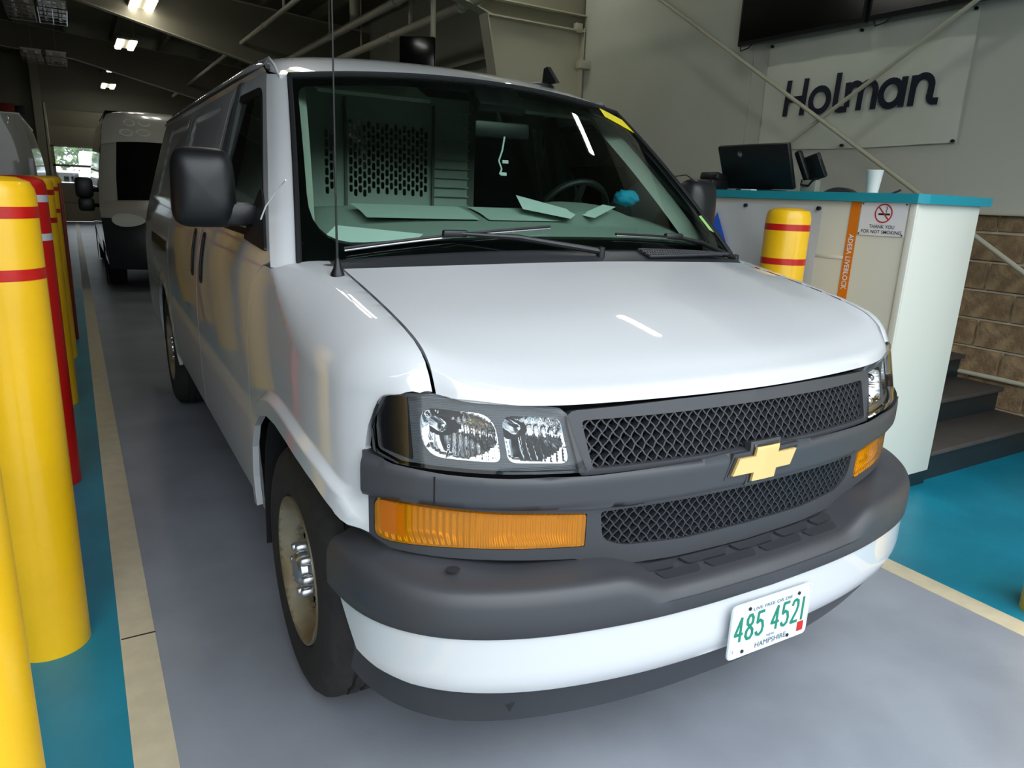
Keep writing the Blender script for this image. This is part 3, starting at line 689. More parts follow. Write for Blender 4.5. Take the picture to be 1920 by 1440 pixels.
# number plate with its characters
PO, PRv, PUv = np.array([0, -.0085, .474]), np.array([1, .02, -.035]), np.array([0, 0, 1.])
def plq(name, poly, m, par, d=.0008, o=0.): return MB().prism(poly, PO+np.array([0, -.0006-o, 0]), PRv, PUv, d).build(name, m, par, None)
plate = MB().prism(rpoly([(-.1525, -.076), (.1525, -.076), (.1525, .076), (-.1525, .076)], .016), PO+[0, .004, 0], PRv, PUv, .004).build('number_plate', PLATEM, VAN)
rimp = MB(); ro = rpoly([(-.150, -.0735), (.150, -.0735), (.150, .0735), (-.150, .0735)], .015); k = len(ro)
for i in range(k): rimp.tube([PO+PRv*ro[i][0]+PUv*ro[i][1], PO+PRv*ro[(i+1) % k][0]+PUv*ro[(i+1) % k][1]], .0022, 6, False)
rimp.build('plate_rim', PLATEM, plate)
G = {'4': [[(.72, 0), (.72, 1), (0, .3), (1, .3)]], '8': [[(.5, .53), (.15, .65), (.12, .85), (.35, 1), (.65, 1), (.88, .85), (.85, .65), (.5, .53), (.1, .35), (.05, .15), (.3, 0), (.7, 0), (.95, .15), (.9, .35), (.5, .53)]],
     '5': [[(.92, 1), (.15, 1), (.1, .56), (.45, .64), (.8, .55), (.95, .32), (.85, .1), (.5, 0), (.15, .05), (.03, .16)]], '2': [[(.05, .78), (.2, .96), (.5, 1), (.82, .92), (.9, .7), (.75, .48), (.05, 0), (.95, 0)]], '1': [[(.5, 0), (.5, 1)]]}
for ci, (c_, x0) in enumerate(zip('4854521', (-.134, -.095, -.056, .003, .042, .081, .112))):
    MB().strokes([[(x0+p[0]*.027, -.028+p[1]*.066) for p in L] for L in G[c_]], .0078, PO+[0, -.0004, 0], PRv, PUv, .0008, 0).build('plate_digit', PGREEN, plate, None)
put_text('plate_motto', 'LIVE FREE OR DIE', .013, PO+PUv*.052+[0, -.0012, 0], PRv, PUv, PLIGHT, plate, width=.15)
put_text('plate_state_line', 'NEW', .010, PO+PUv*-.040+PRv*.005+[0, -.0012, 0], PRv, PUv, PLIGHT, plate, width=.03)
put_text('plate_state', 'HAMPSHIRE', .022, PO+PUv*-.058+PRv*.008+[0, -.0012, 0], PRv, PUv, PLIGHT, plate, width=.12)
plq('plate_sticker', rpoly([(.113, -.062), (.137, -.062), (.137, -.034), (.113, -.034)], .003), RED, plate)
plq('plate_month', rpoly([(-.143, -.064), (-.129, -.064), (-.129, -.044), (-.143, -.044)], .002), SIGNW, plate)
put_text('plate_month_digit', '8', .013, PO+PUv*-.054+PRv*-.136+[0, -.0016, 0], PRv, PUv, PLIGHT, plate)
for bx, bz_ in ((-.09, .058), (.10, .056), (-.10, -.060), (.075, -.062)):
    MB().prism(circ(bx, bz_, .005, 10), PO+[0, -.001, 0], PRv, PUv, .002).build('plate_screw', BLACK, plate)
# wheels
def wheel(x, y, s):
    w = empty('wheel', (x, y, .385), 0, parent=VAN)
    if s > 0: w.rotation_euler = (0, 0, math.pi)
    t = MB(); n = 84          # outer face towards -x, tyre centre plane at +.11
    prof_ = [(.214, .012), (.230, -.001), (.26, -.006), (.30, -.008), (.335, -.004), (.358, .006), (.374, .022), (.380, .040), (.383, .06), (.372, .062), (.372, .07), (.384, .072), (.385, .10), (.374, .102), (.374, .112), (.385, .114), (.385, .145), (.373, .147), (.373, .156), (.384, .158), (.380, .19), (.36, .215), (.30, .228), (.222, .21)]
    vs = []
    for i, (r, h) in enumerate(prof_):
        for j in range(n):
            a = 2*math.pi*j/n; rr = r
            if i in (6, 7, 8) and j % 3 == 0: rr -= .008
            if i in (11, 12, 15, 16, 19, 20) and j % 3 == 1: rr -= .006
            vs.append((h, rr*math.cos(a), rr*math.sin(a)))
    k = len(prof_)
    t.add(vs, [(i*n+j, i*n+(j+1) % n, (i+1)*n+(j+1) % n, (i+1)*n+j) for i in range(k-1) for j in range(n)])
    t.build('tyre', RUBBER, w, 30)
    rr_ = np.array([.0, .07, .085, .12, .165, .185, .195, .207, .213, .222]); hh = np.array([.050, .050, .046, .062, .050, .056, .030, .003, -.005, -.004])
    f = lambda a, b: np.stack([np.interp(np.hypot(a, b), rr_, hh), a, b], 1)
    holes = []
    for j in range(8):
        a = 2*math.pi*(j+.35)/8; c_, s_ = math.cos(a), math.sin(a)
        holes.append([(.146*c_+.030*math.cos(p)*-s_+.020*math.sin(p)*c_, .146*s_+.030*math.cos(p)*c_+.020*math.sin(p)*s_) for p in np.linspace(0, 2*math.pi, 14)[:-1]])
    patch('rim', circ(0, 0, .2225, 60), f, STEEL, w, .011, holes=holes, thick=.012, flip=True)
    MB().lathe([(.0, .12), (.17, .12), (.205, .10), (.215, .03)], 40, axis='x', close=False).build('rim_barrel', UNDER, w)
    cap = MB().lathe([(.0, -.008), (.040, -.006), (.050, .002), (.054, .02), (.085, .026), (.090, .048)], 40, axis='x')
    for j in range(8):
        a = 2*math.pi*j/8
        cap.lathe([(.0, -.004), (.011, -.002), (.0145, .006), (.016, .05)], 14, (0, .072*math.cos(a), .072*math.sin(a)), 'x')
    cap.build('hub_cap', SILVER, w)
    return w
for s in (-1, 1):
    wheel(s*.972, .93, s); wheel(s*.988, 4.30, s)
for y0, A in ((.93, ARCH_F), (4.33, ARCH_R)):
    for s in (-1, 1):
        Q = np.array([[(s*.985, p[0], p[1]), (s*.60, p[0], p[1])] for p in A]); MB().grid(Q).build('wheel_arch_liner', UNDER, VAN)
        MB().box((s*.60, y0, .55), (.02, 1.0, .7)).build('wheel_arch_wall', UNDER, VAN)
for s in (-1, 1):
    P = np.array([[(s*.975, y, .455), (s*.965, y, .38), (s*.90, y, .34), (s*.60, y, .33)] for y in (1.31, 2.5, 3.85)]); gsurf('rocker_panel', P, WHITE, VAN)
MB().box((0, 2.9, .40), (1.5, 4.9, .10)).build('underbody', UNDER, VAN)
MB().box((0, .60, .62), (1.1, .75, .5), bev=.05).build('engine_block', UNDER, VAN)
# door mirrors
def mirror(s):
    m = empty('door_mirror', parent=VAN)
    n, k = 40, 22; P = np.zeros((k, n, 3)); ex = 4.6
    for i, a in enumerate(np.linspace(-math.pi/2, math.pi/2, k)):
        for j in range(n):
            b = 2*math.pi*j/n; sp_ = lambda v, e: np.sign(v)*abs(v)**(2/e)
            ca = sp_(math.cos(a), 2.6)
            P[i, j] = (sp_(math.cos(b), ex)*ca*.097, sp_(math.sin(a), 2.6)*.075, sp_(math.sin(b), ex)*ca*.124)
    P[..., 0] *= 1-.10*(P[..., 2:3][..., 0]/.122)*.5; P[:k//2, :, 1] *= 1.0
    P[..., 0] *= s; c = np.array([-1.088 if s < 0 else 1.058, 1.50, 1.487]); ang = R(8)*s
    x_, y_ = P[..., 0].copy(), P[..., 1].copy(); P[..., 0] = x_*math.cos(ang)-y_*math.sin(ang); P[..., 1] = x_*math.sin(ang)+y_*math.cos(ang)
    MB().grid(P+c, True).build('mirror_housing', BLACK, m, 60)
    MB().prism(rpoly([(-.075, -.098), (.075, -.098), (.075, .098), (-.075, .098)], .03), c+[0, .070, 0], (-1, 0, 0), (0, 0, 1), .006).build('mirror_glass', CHROME, m)
    MB().box((s*.985, 1.49, 1.408), (.11, .10, .075), bev=.022).build('mirror_arm', BLACK, m)
    return m
mirror(-1); mirror(1)
# antenna, wipers, tags, roof fittings
an = empty('antenna', parent=VAN)
MB().lathe([(.020, 0), (.019, .008), (.012, .022), (.008, .04), (.005, .05), (0, .052)], 20, (-.838, .90, 1.268)).build('antenna_base', BLACK, an)
MB().tube([(-.838, .90, 1.30), (-.838, .902, 1.42), (-.836, .905, 2.25)], [.0042, .003, .002], 8).build('antenna_mast', BLACK, an)
def wsp(u, t, off=0.): return ws(np.array([u]), np.array([t]), np.array([off]))[0]
for (ua, ub, t0, t1, uh, up) in ((-.86, -.10, .030, .095, -.49, .06), (.20, .62, .065, .06, .53, .93)):
    w = empty('wiper', parent=VAN); L = [wsp(ua+(ub-ua)*k/14, t0+(t1-t0)*(k/14), .014) for k in range(15)]
    MB().tube(L, .0055, 6).build('wiper_blade', BLACK, w)
    MB().tube([p+np.array([0, -.004, -.006]) for p in L], .003, 6).build('wiper_edge', SILVER, w)
    kk = (uh-ua)/(ub-ua); hp = wsp(uh, t0+(t1-t0)*kk, .02)
    MB().box(hp, (.085, .022, .022), bev=.007).build('wiper_clip', BLACK, w)
    e = wsp(up, 0., .012)+np.array([0, -.035, -.01])
    MB().tube([hp, hp*.6+e*.4+np.array([0, -.012, .012]), e], [.006, .009, .011], 8).build('wiper_arm', BLACK, w)
    MB().lathe([(.014, -.02), (.014, .014), (.0, .018)], 14, e).build('wiper_pivot', BLACK, w)
patch('yellow_tag', [(.80, .655), (.985, .60), (.985, .675), (.83, .712)], wsf(.004), YTAG, wsg, .04, thick=.001)
patch('inspection_sticker', [(.945, .115), (.985, .11), (.978, .185), (.94, .175)], wsf(.002), GTAG, wsg, .05, thick=.0006)
fin = empty('roof_antenna', parent=VAN)
MB().lathe([(.075, 0), (.07, .012), (.045, .022), (0, .026)], 24, (.55, 2.12, 2.012)).build('antenna_foot', BLACK, fin)
MB().prism([(-.07, 0), (.06, 0), (.048, .075), (.018, .08)], (.575, 2.08, 2.03), (0, 1, 0), (0, 0, 1), .02).build('antenna_fin', BLACK, fin)
rr = empty('roof_rack_rail', parent=VAN)
MB().tube([(-.748, y, 1.978+.012*min(1, (y-1.95)/.4)) for y in np.linspace(2.2, 5.4, 20)], .007, 8).build('rail_bar', BLACK, rr)
MB().tube([(-.768, 1.79, 1.89), (-.772, 1.84, 1.93), (-.766, 1.95, 1.968), (-.750, 2.20, 1.982)], .0055, 8).build('rail_strap', WHITE, rr)
for y in (2.3, 3.3, 4.3, 5.3): MB().box((-.752, y, 1.970), (.022, .06, .03), bev=.006).build('rail_foot', BLACK, rr)
MB().tube([(-.915, 1.13, 1.52), (-.925, 1.2, 1.49), (-.945, 1.27, 1.44), (-.955, 1.30, 1.40)], .0025, 6).build('tag_string', PAPER, VAN)
# cabin
dq = cr([(.99, 1.305), (1.15, 1.372), (1.35, 1.425), (1.5, 1.452), (1.58, 1.44), (1.605, 1.36), (1.60, .9)], 5)
dx = np.linspace(-.89, .89, 41)
D = np.array([[(x*(1-.06*max(0, (p[1]-1.3)/.15)), p[0]+.10*abs(x/.89)**2.2, p[1]-.03*abs(x/.89)**3+(.035*math.exp(-((x-.42)/.22)**4) if p[0] > 1.3 and p[1] > 1.38 else 0)) for x in dx] for p in dq])
gsurf('dashboard', D, DASH, VAN)
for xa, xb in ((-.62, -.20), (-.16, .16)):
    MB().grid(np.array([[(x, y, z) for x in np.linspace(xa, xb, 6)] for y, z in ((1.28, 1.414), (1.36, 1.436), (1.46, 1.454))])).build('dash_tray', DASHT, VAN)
st = empty('steering_wheel', (.46, 1.66, 1.41), parent=VAN); Mx = Matrix.Rotation(R(-62), 3, 'X')
MB().tube([Mx @ Vector((.185*math.cos(a), .185*math.sin(a), 0)) for a in np.linspace(0, 2*math.pi, 41)], .014, 8, False).build('wheel_rim', BLACK, st)
mb = MB()
for a in (R(200), R(340), R(270)): mb.bar(Mx @ Vector((0, 0, 0)), Mx @ Vector((.18*math.cos(a), .18*math.sin(a), 0)), .03, .012)
mb.lathe([(.06, -.02), (.06, .0), (.04, .03), (0, .035)], 20).build('wheel_hub', BLACK, st)
MB().tube([Vector((0, 0, 0)), Vector((0, -.25, -.25))], .03, 10).build('steering_column', BLACK, st)
for s in (-1, 1):
    se = empty('front_seat', (s*.47, 1.98, .62), parent=VAN)
    MB().box((0, 0, .22), (.50, .50, .16), bev=.06).build('seat_cushion', SEATM, se)
    MB().box((0, .27, .50), (.48, .14, .46), Matrix.Rotation(R(-10), 3, 'X'), bev=.055).build('seat_back', SEATM, se)
# partition with oblong slots
hol = []; k = 0
for x0, x1, zt in ((-.43, -.385, 1.76), (-.315, .075, 1.815)):
    x = x0; k = 0
    while x < x1:
        z = zt-(.018 if k % 2 else 0)-.012*((x-x0)/.4)
        while z > 1.50:
            hol.append(rpoly([(x-.0085, z-.034), (x+.0085, z-.034), (x+.0085, z), (x-.0085, z)], .008, 3)); z -= .042
        x += .0225; k += 1
pf = lambda x, z: np.stack([x, 2.38+0*x, z], 1)
patch('partition', [(-.86, .9), (.30, .9), (.30, 1.95), (-.74, 1.95), (-.86, 1.6)], pf, PARTM, VAN, .12, holes=hol, thick=.006)
patch('partition_side', [(.30, .9), (.86, .9), (.86, 1.6), (.74, 1.95), (.30, 1.95)], lambda x, z: np.stack([x, 2.38+.0*x, z], 1), CABIN, VAN, .12, holes=[rpoly([(.34, 1.2), (.8, 1.2), (.76, 1.85), (.34, 1.85)], .03)], thick=.01)
mb = MB()
for z in np.arange(1.44, 1.9, .045): mb.box((.20, 2.365, z), (.20, .012, .006))
tag(mb.build('partition_ribs', PARTM, VAN), kind='stuff')
for x in (-.345, .10): MB().box((x, 2.365, 1.60), (.012, .014, .62)).build('partition_seam', CABIN, VAN)
MB().box((0, 3.9, .52), (1.7, 3.0, .02)).build('cargo_floor', UNDER, VAN)
rv = empty('interior_mirror', parent=VAN)
MB().box((.0, 1.50, 1.745), (.235, .03, .062), Matrix.Rotation(R(-4), 3, 'Z'), bev=.014).build('mirror_body', BLACK, rv)
MB().tube([(.0, 1.50, 1.76), (.0, 1.54, 1.81)], .009, 8).build('mirror_stem', BLACK, rv)
MB().box((.05, 1.635, 1.865), (.22, .13, .05), Matrix.Rotation(R(38), 3, 'X'), bev=.015).build('camera_housing', BLACK, rv)
for s in (-1, 1):
    v = MB().box((s*.40, 1.86, 1.885), (.46, .16, .018), Matrix.Rotation(R(22), 3, 'X'), bev=.007); v.build('sun_visor', LINER, VAN)
for s in (-1, 1):
    MB().box((s*.86, 2.36, 1.55), (.07, .09, .75), Matrix.Rotation(R(-14)*s, 3, 'Y'), bev=.02).build('door_pillar_trim', DASHD, VAN)
# ------------------------------------------------------------------ lamps
def lit_fixture(y, lab):
    e = empty('ceiling_light', (-.125, y, 4.30), 0, lab, 'lamp', 'lit twin tube lamps down the lane')
    MB().box((0, 0, .055), (.40, 1.24, .05), bev=.01).build('lamp_housing', STEELW, e)
    for x in (-.125, .125):
        MB().box((x, 0, .012), (.12, 1.22, .035), bev=.012).build('lamp_tube', TUBE, e)
        MB().tube([(x, -.5, .08), (x, -.5, .90)], .004, 6).build('hanger_wire', STEELW, e)
    return e
names = ['lit twin tube lamp overhead above the front bumper', 'lit twin tube lamp above the middle of the white van', 'lit twin tube lamp above the dark van', 'nearest lit twin tube lamp seen in the photo above the far lane', 'second lit twin tube lamp seen above the far lane', 'third lit twin tube lamp, small, above the far lane', 'smallest and farthest lit twin tube lamp before the roller door']
for y, n in zip((-.9, 4.9, 9.4, 13.55, 17.9, 22.2, 26.6), names): lit_fixture(y, n)
for y, lb in ((2.95, 'single lit tube lamp over the service counter, mirrored in the windshield'), (6.1, 'added unseen tube lamp brightening the right wall beside the tapered column'), (-.6, 'added unseen tube lamp brightening the right side above the steps, nearest the drive-in opening')):  # the last two are unseen lamps, added to brighten the right wall
    sl = empty('strip_light', (2.95, y, 4.30), 0, lb, 'lamp', 'single tube lamps over the right side')
    MB().box((0, 0, .05), (.12, .78, .05), bev=.01).build('lamp_housing', STEELW, sl); MB().box((0, 0, .012), (.08, .74, .03), bev=.01).build('lamp_tube', TUBE2, sl); MB().tube([(0, 0, .07), (0, 0, .6)], .005, 6).build('hanger_wire', STEELW, sl)
def unlit(x, y, lab):
    e = empty('caged_light', (x, y, 4.22), 0, lab, 'lamp', 'unlit caged tube lamps')
    MB().box((0, 0, .10), (.42, 1.5, .04)).build('lamp_housing', OFFT, e)
    for k in range(2): MB().tube([(-.11+.22*k, -.72, .05), (-.11+.22*k, .72, .05)], .040, 10).build('lamp_tube', OFFT, e)
    g = MB()
    for yy_ in np.linspace(-.75, .75, 5): g.tube([(-.21, yy_, .08), (-.21, yy_, -.02), (.21, yy_, -.02), (.21, yy_, .08)], .012, 6)
    for xx in (-.21, .0, .21): g.tube([(xx, -.75, -.02), (xx, .75, -.02)], .012, 6)
    tag(g.build('wire_guard', CHROME, e), kind='stuff'); MB().tube([(0, 0, .12), (0, 0, .95)], .006, 6).build('hanger_wire', STEELW, e)
unlit(-1.90, 15.0, 'unlit caged tube lamp at the top left corner, left of its pair'); unlit(-1.43, 15.0, 'unlit caged tube lamp at the top left corner, right of its pair')
unlit(-1.95, 21.0, 'unlit caged tube lamp farther back, left of its pair'); unlit(-1.45, 21.0, 'unlit caged tube lamp farther back, right of its pair')
# ------------------------------------------------------------------ pipes, rods, black hanging screen
def pipe(name, a, b, r, lab, clamps=()):
    o = MB().tube([a, b], r, 14).build(name, PIPEM); tag(o, lab, 'pipe')
    for y in clamps: MB().lathe([(r*1.25, -.03), (r*1.25, .03)], 14, (a[0], y, a[2]), 'y').build('pipe_clamp', PIPEM, o)
    return o
P1 = pipe('overhead_pipe', (1.5, 7.4, 4.0), (1.5, 24.5, 4.0), .035, 'thin white pipe highest and leftmost under the roof', (9., 12., 15.))
P2 = pipe('overhead_pipe', (2.3, 5.0, 3.80), (2.3, 20., 3.80), .055, 'white pipe in the middle of three under the roof', (8.3, 11.))
P3 = pipe('overhead_pipe', (2.5, 4.5, 3.515), (2.5, 20., 3.515), .052, 'lowest white pipe under the roof, nearest the column', (6.9, 9.0))
for p, q, r_, par, nm in (((2.3, 9.9, 3.80), (2.3, 9.9, 4.85), .07, P2, 'drop_pipe'), ((2.5, 8.3, 3.52), (2.5, 8.3, 4.8), .035, P3, 'drop_pipe'), ((2.3, 11.1, 3.80), (2.3, 11.1, 4.8), .016, P2, 'hanger_rod'),
                       ((1.5, 10.7, 4.0), (1.5, 10.7, 4.85), .022, P1, 'hanger_rod'), ((2.5, 10.2, 3.5), (2.5, 10.2, 4.8), .012, P3, 'hanger_rod')):
    MB().tube([p, q], r_, 12).build(nm, PIPEM, par)
hs = empty('hanging_screen', (2.03, 7.0, 2.93), R(-38), 'black screen hung from a pole above the van roof', 'screen')
MB().box((0, 0, .02), (.40, .06, .42), bev=.012).build('screen_body', SCREEN, hs); MB().tube([(.17, .03, -.1), (.17, .03, 1.6)], .03, 10).build('hanging_pole', PIPEM, hs)
tag(MB().tube([(3.80, 6.5, 4.346), (3.80, .3, .563)], .016, 10).build('brace_rod', STEELW), 'white diagonal brace rod falling to the right across the banner', 'rod')
tag(MB().tube([(3.835, 5.9, .39), (3.835, .9, 3.51)], .016, 10).build('brace_rod', STEELW), 'white diagonal brace rod rising to the right across the banner', 'rod')
# ------------------------------------------------------------------ banner and screens on the right wall
BX = 3.965
gx, gz = np.linspace(3.710, 1.945, 40), np.linspace(1.982, 2.872, 20)
P = np.array([[(BX-.006-.006*math.sin(y*5+z*3)*math.sin(z*2.2)-.004*math.sin(y*13+z*9), y, z+(.006*math.sin(y*4) if z < 2 else 0)) for z in gz] for y in gx])
HB = MB().grid(P).build('wall_banner', VINYL); tag(HB, 'large pale vinyl banner lettered Holman on the right wall', 'banner')
O = (BX-.024, 3.472, 2.276); Rv, Uv = (0, -1, 0), (0, 0, 1); wd = .047
def arc(cx, cy, rx, ry, a0, a1, n=14): return [(cx+rx*math.cos(R(a0+(a1-a0)*i/n)), cy+ry*math.sin(R(a0+(a1-a0)*i/n))) for i in range(n+1)]
LET = [('H', [[(.028, -.01), (.040, .262)], [(.200, -.01), (.212, .262)], [(.04, .115), (.205, .115)]]),
       ('o', [arc(.362, .088, .085, .09, 0, 360, 24)]),
       ('l', [[(.520, .272), (.514, .05)], arc(.560, .05, .046, .05, 180, 270, 6)+[(.618, .0)]]),
       ('m', [[(.622, .02), (.612, .19)], [(.622, .12)]+arc(.680, .12, .052, .062, 160, 0)+[(.728, -.01)], [(.728, .12)]+arc(.795, .12, .060, .062, 160, 0)+[(.852, -.01)]]),
       ('a', [arc(.985, .085, .080, .088, 0, 360, 24), [(1.082, .185), (1.078, -.01)]]),
       ('n', [[(1.152, -.01), (1.156, .185)], [(1.156, .11)]+arc(1.225, .11, .066, .072, 165, 0)+[(1.289, .05)]+arc(1.320, .045, .034, .042, 180, 270, 6)+[(1.345, .002)]])]
for nme, ls in LET: MB().strokes(ls, wd, O, Rv, Uv, .003).build('banner_letter', NAVY, HB, None)
for y, z in ((3.67, 1.995), (2.85, 2.0), (1.965, 2.0), (2.82, 2.85), (1.97, 2.855), (3.68, 2.85)): MB().lathe([(.012, -.02), (.012, .004)], 10, (BX-.004, y, z), 'x').build('grommet', BLACK, HB)
for y0, y1, l in ((3.985, 2.735, 'large black wall screen over the left end of the pale banner'), (2.705, 1.42, 'large black wall screen over the right end of the pale banner')):
    tv = empty('wall_screen', (3.87, (y0+y1)/2, 3.251), 0, l, 'television', 'black screens above the banner')
    MB().box((0, 0, 0), (.06, abs(y1-y0), .75), bev=.008).build('screen_frame', BLACK, tv); MB().box((-.031, 0, .005), (.004, abs(y1-y0)-.04, .69)).build('screen_panel', SCREEN, tv)
    MB().box((.06, 0, 0), (.08, .4, .4)).build('wall_mount', BLACK, tv)
    MB().tube([(-.02, .60, -.37), (-.025, .58, -.415), (-.02, .50, -.40), (-.02, .46, -.37)], .006, 6).build('loose_cable', BLACK, tv)
# conduit on the block wall
tag(MB().tube([(3.965, 1.66, .405), (3.965, -1.5, .405)], .016, 10).build('wall_conduit', STEELW), 'thin white conduit along the block wall above the steps', 'conduit')
# ------------------------------------------------------------------ steps and counter
st = empty('steps', (2.65, 1.02, 0), 0, 'dark rubber-topped steps beside the white counter end', 'stairs')
for k, (y0, y1, z0, z1) in enumerate(((1.02, 1.34, 0, .19), (1.31, 1.63, .0, .36), (1.60, 5.2, .0, .53))):
    MB().box((3.295-2.65, (y0+y1)/2-1.02+.01, (z0+z1-.03)/2), (1.33, y1-y0-.02, z1-z0-.03)).build('step_riser', STEPR, st)
    MB().box((3.295-2.65, (y0+y1)/2-1.02, z1-.015), (1.34, y1-y0+.02, .03), bev=.006).build('step_tread', STEPM, st)
CT = empty('service_counter', (2.3, 3., 0), 0, 'tall white service counter with a teal top', 'counter')
o_ = np.array([2.3, 3., 0])
def cb(name, lo, hi, m, bev=.003): lo = np.array(lo, float)-o_; hi = np.array(hi, float)-o_; return MB().box((lo+hi)/2, hi-lo, bev=bev).build(name, m, CT)
cb('front_panel', (2.045, 1.03, .083), (2.07, 5.0, 1.545), PANELW); cb('end_panel', (2.05, 1.010, .083), (2.612, 1.03, 1.548), PANELE); cb('rear_panel', (2.59, 1.03, .53), (2.612, 5.0, 1.545), PANELW)
cb('kick_plate', (2.07, 1.03, 0), (2.60, 5.0, .085), DKTEAL); cb('kick_plate', (2.06, 1.014, 0), (2.606, 1.034, .083), DKTEAL)
mb = MB().prism(rpoly([(2.018, 5.02), (2.018, .995), (2.085, .975), (2.672, .985), (2.672, 5.02)], [0, .004, .004, .004, 0]), (-2.3, -3., 1.545), (1, 0, 0), (0, 1, 0), .044)
mb.build('counter_top', TEALTOP, CT)
cb('corner_trim', (2.036, 1.005, .083), (2.055, 1.04, 1.545), PANELE); cb('panel_joint', (2.041, 1.36, 1.245), (2.046, 1.53, 1.262), PANELE, .001)
CTX = 2.043
gy, gz = np.linspace(3.7, 1.527, 50), np.linspace(.55, 1.515, 24)
P = np.array([[(CTX-.004-.004*math.sin(y*9+z*5)*math.sin(z*7)-.003*math.sin(y*21-z*11), y, z) for z in gz] for y in gy])
FB = tag(MB().grid(P).build('counter_banner', VINYLW), 'creased grey vinyl banner with a blue peak on the counter front', 'banner')
pk = [(2.263, 1.453), (2.263-.258, .97), (2.263-.187, .97), (2.263, 1.325), (2.263+.187, .97), (2.263+.258, .97)]
MB().prism([(2.263-p[0]+0, p[1]) for p in pk], (CTX-.018, 2.263, 0), (0, -1, 0), (0, 0, 1), .003).build('blue_peak', BLUE, FB)
for y in (2.053, 1.545): MB().lathe([(.011, -.016), (.011, .0)], 10, (CTX-.002, y, 1.502), 'x').build('grommet', BLACK, FB)
OS = tag(MB().box((CTX-.001, 1.331, .99), (.002, .054, 1.11)).build('orange_strip', ORANGE), 'orange vertical lettered strip on the counter front', 'sign')
put_text('strip_lettering', 'Adesa Liveblock'.upper(), .040, (CTX-.0035, 1.331, 1.235), (0, 0, -1), (0, -1, 0), SIGNW, OS, bold=.0008, width=.29)
NS = tag(MB().prism([(0, 0), (.246, .004), (.246, .166), (0, .164)], (CTX-.001, 1.296, 1.379), (0, -1, 0), (0, 0, 1), .003).build('no_smoking_sign', SIGNW), 'white no smoking sign at the right end of the counter front', 'sign')
so = np.array([CTX-.0045, 1.296, 1.379])
ring = MB(); co = circ(.125, .112, .047, 36); ci = circ(.125, .112, .0405, 36)
for i in range(36):
    j = (i+1) % 36; ring.prism([co[i], co[j], ci[j], ci[i]], so, (0, -1, 0), (0, 0, 1), .001)
ring.strokes([[(.095, .144), (.157, .080)]], .006, so, (0, -1, 0), (0, 0, 1), .0012); ring.build('ban_ring', SIGNR, NS, None)
MB().strokes([[(.100, .108), (.158, .108)]], .009, so, (0, -1, 0), (0, 0, 1), .0008).strokes([[(.140, .116), (.136, .126), (.142, .134), (.137, .144)]], .003, so, (0, -1, 0), (0, 0, 1), .0008).build('cigarette', SIGNK, NS, None)
put_text('sign_text', 'THANK YOU', .024, so+[-.0008, -.126, .046], (0, -1, 0), (0, 0, 1), SIGNK, NS, bold=.0002, width=.135)
put_text('sign_text', 'FOR NOT SMOKING', .024, so+[-.0008, -.126, .020], (0, -1, 0), (0, 0, 1), SIGNK, NS, bold=.0002, width=.215)
for y, z in ((.008, .156), (.238, .158), (.006, .008), (.238, .010)): MB().prism(circ(y, z, .004, 8), so, (0, -1, 0), (0, 0, 1), .002).build('sign_screw', BLACK, NS)
# things on the counter
mo = empty('monitor', (2.40, 2.31, 1.589), 0, 'black desktop monitor seen from behind on the teal counter', 'monitor')
Mt = Matrix.Rotation(R(-22), 3, 'Y'); MB().box((-.03, 0, .155), (.035, .57, .29), Mt, bev=.012).build('screen_back', BLACK, mo)
MB().box((-.0, 0, .11), (.05, .30, .16), Mt, bev=.012).build('rear_bulge', BLACK, mo)
MB().box((.05, 0, .055), (.05, .10, .12), Mt, bev=.01).build('stand_neck', BLACK, mo); MB().box((.05, 0, .008), (.20, .26, .016), bev=.006).build('stand_foot', BLACK, mo)
lg = Mt @ Vector((-.0185, 0, 0)); lgc = np.array([-.03, .10, .155])+np.array(Mt @ Vector((-.0182, 0, .09)))
put_text('maker_mark', 'hp', .034, lgc, (0, -1, 0), tuple(Mt @ Vector((0, 0, 1))), mat('mark_silver', '#b8bcc2', rough=.4), mo, shear=.25)
MB().prism(circ(0, 0, .021, 24), lgc+np.array([.0008, 0, 0]), (0, -1, 0), tuple(Mt @ Vector((0, 0, 1))), .0004).build('mark_disc', mat('mark_disc', '#3c4048', rough=.4), mo)
pr = empty('card_terminal', (2.28, 2.62, 1.589), 0, 'low black card terminal left of the monitor on the counter', 'terminal')
MB().box((0, 0, .035), (.16, .22, .07), bev=.015).build('terminal_body', BLACK, pr); MB().box((.02, -.02, .085), (.10, .16, .05), Matrix.Rotation(R(15), 3, 'Y'), bev=.012).build('terminal_lid', BLACK, pr)
MB().tube([(0, .1, .05), (-.02, .2, .10), (.0, .34, .09), (.03, .45, .02)], .004, 6).build('terminal_cable', BLACK, pr)
tag(MB().box((2.13, 2.13, 1.593), (.05, .08, .008)).build('note_pad', PAPER), 'small white note lying on the counter below the monitor', 'paper')
ph = empty('desk_phone', (2.50, 1.985, 1.589), 0, 'black desk phone propped upright on the counter', 'phone')
Mp = Matrix.Rotation(R(-20), 3, 'Y') @ Matrix.Rotation(R(-16), 3, 'X')
MB().box((0, -.02, .155), (.035, .125, .155), Mp, bev=.01).build('phone_body', BLACK, ph); MB().box((-.03, .045, .165), (.04, .042, .19), Mp, bev=.014).build('phone_handset', BLACK, ph)
MB().box((-.022, -.035, .208), (.004, .07, .03), Mp).build('phone_display', mat('phone_display', '#5a6266', rough=.3), ph); MB().box((.01, .0, .04), (.05, .11, .08), bev=.006).build('phone_stand', mat('clear_stand', '#9a9a8c', rough=.3), ph)
MB().tube([(-.01, .05, .08), (-.03, .04, .05), (-.02, -.01, .045), (-.03, -.04, .075), (-.01, -.06, .09)], .006, 6).build('phone_cord', BLACK, ph)
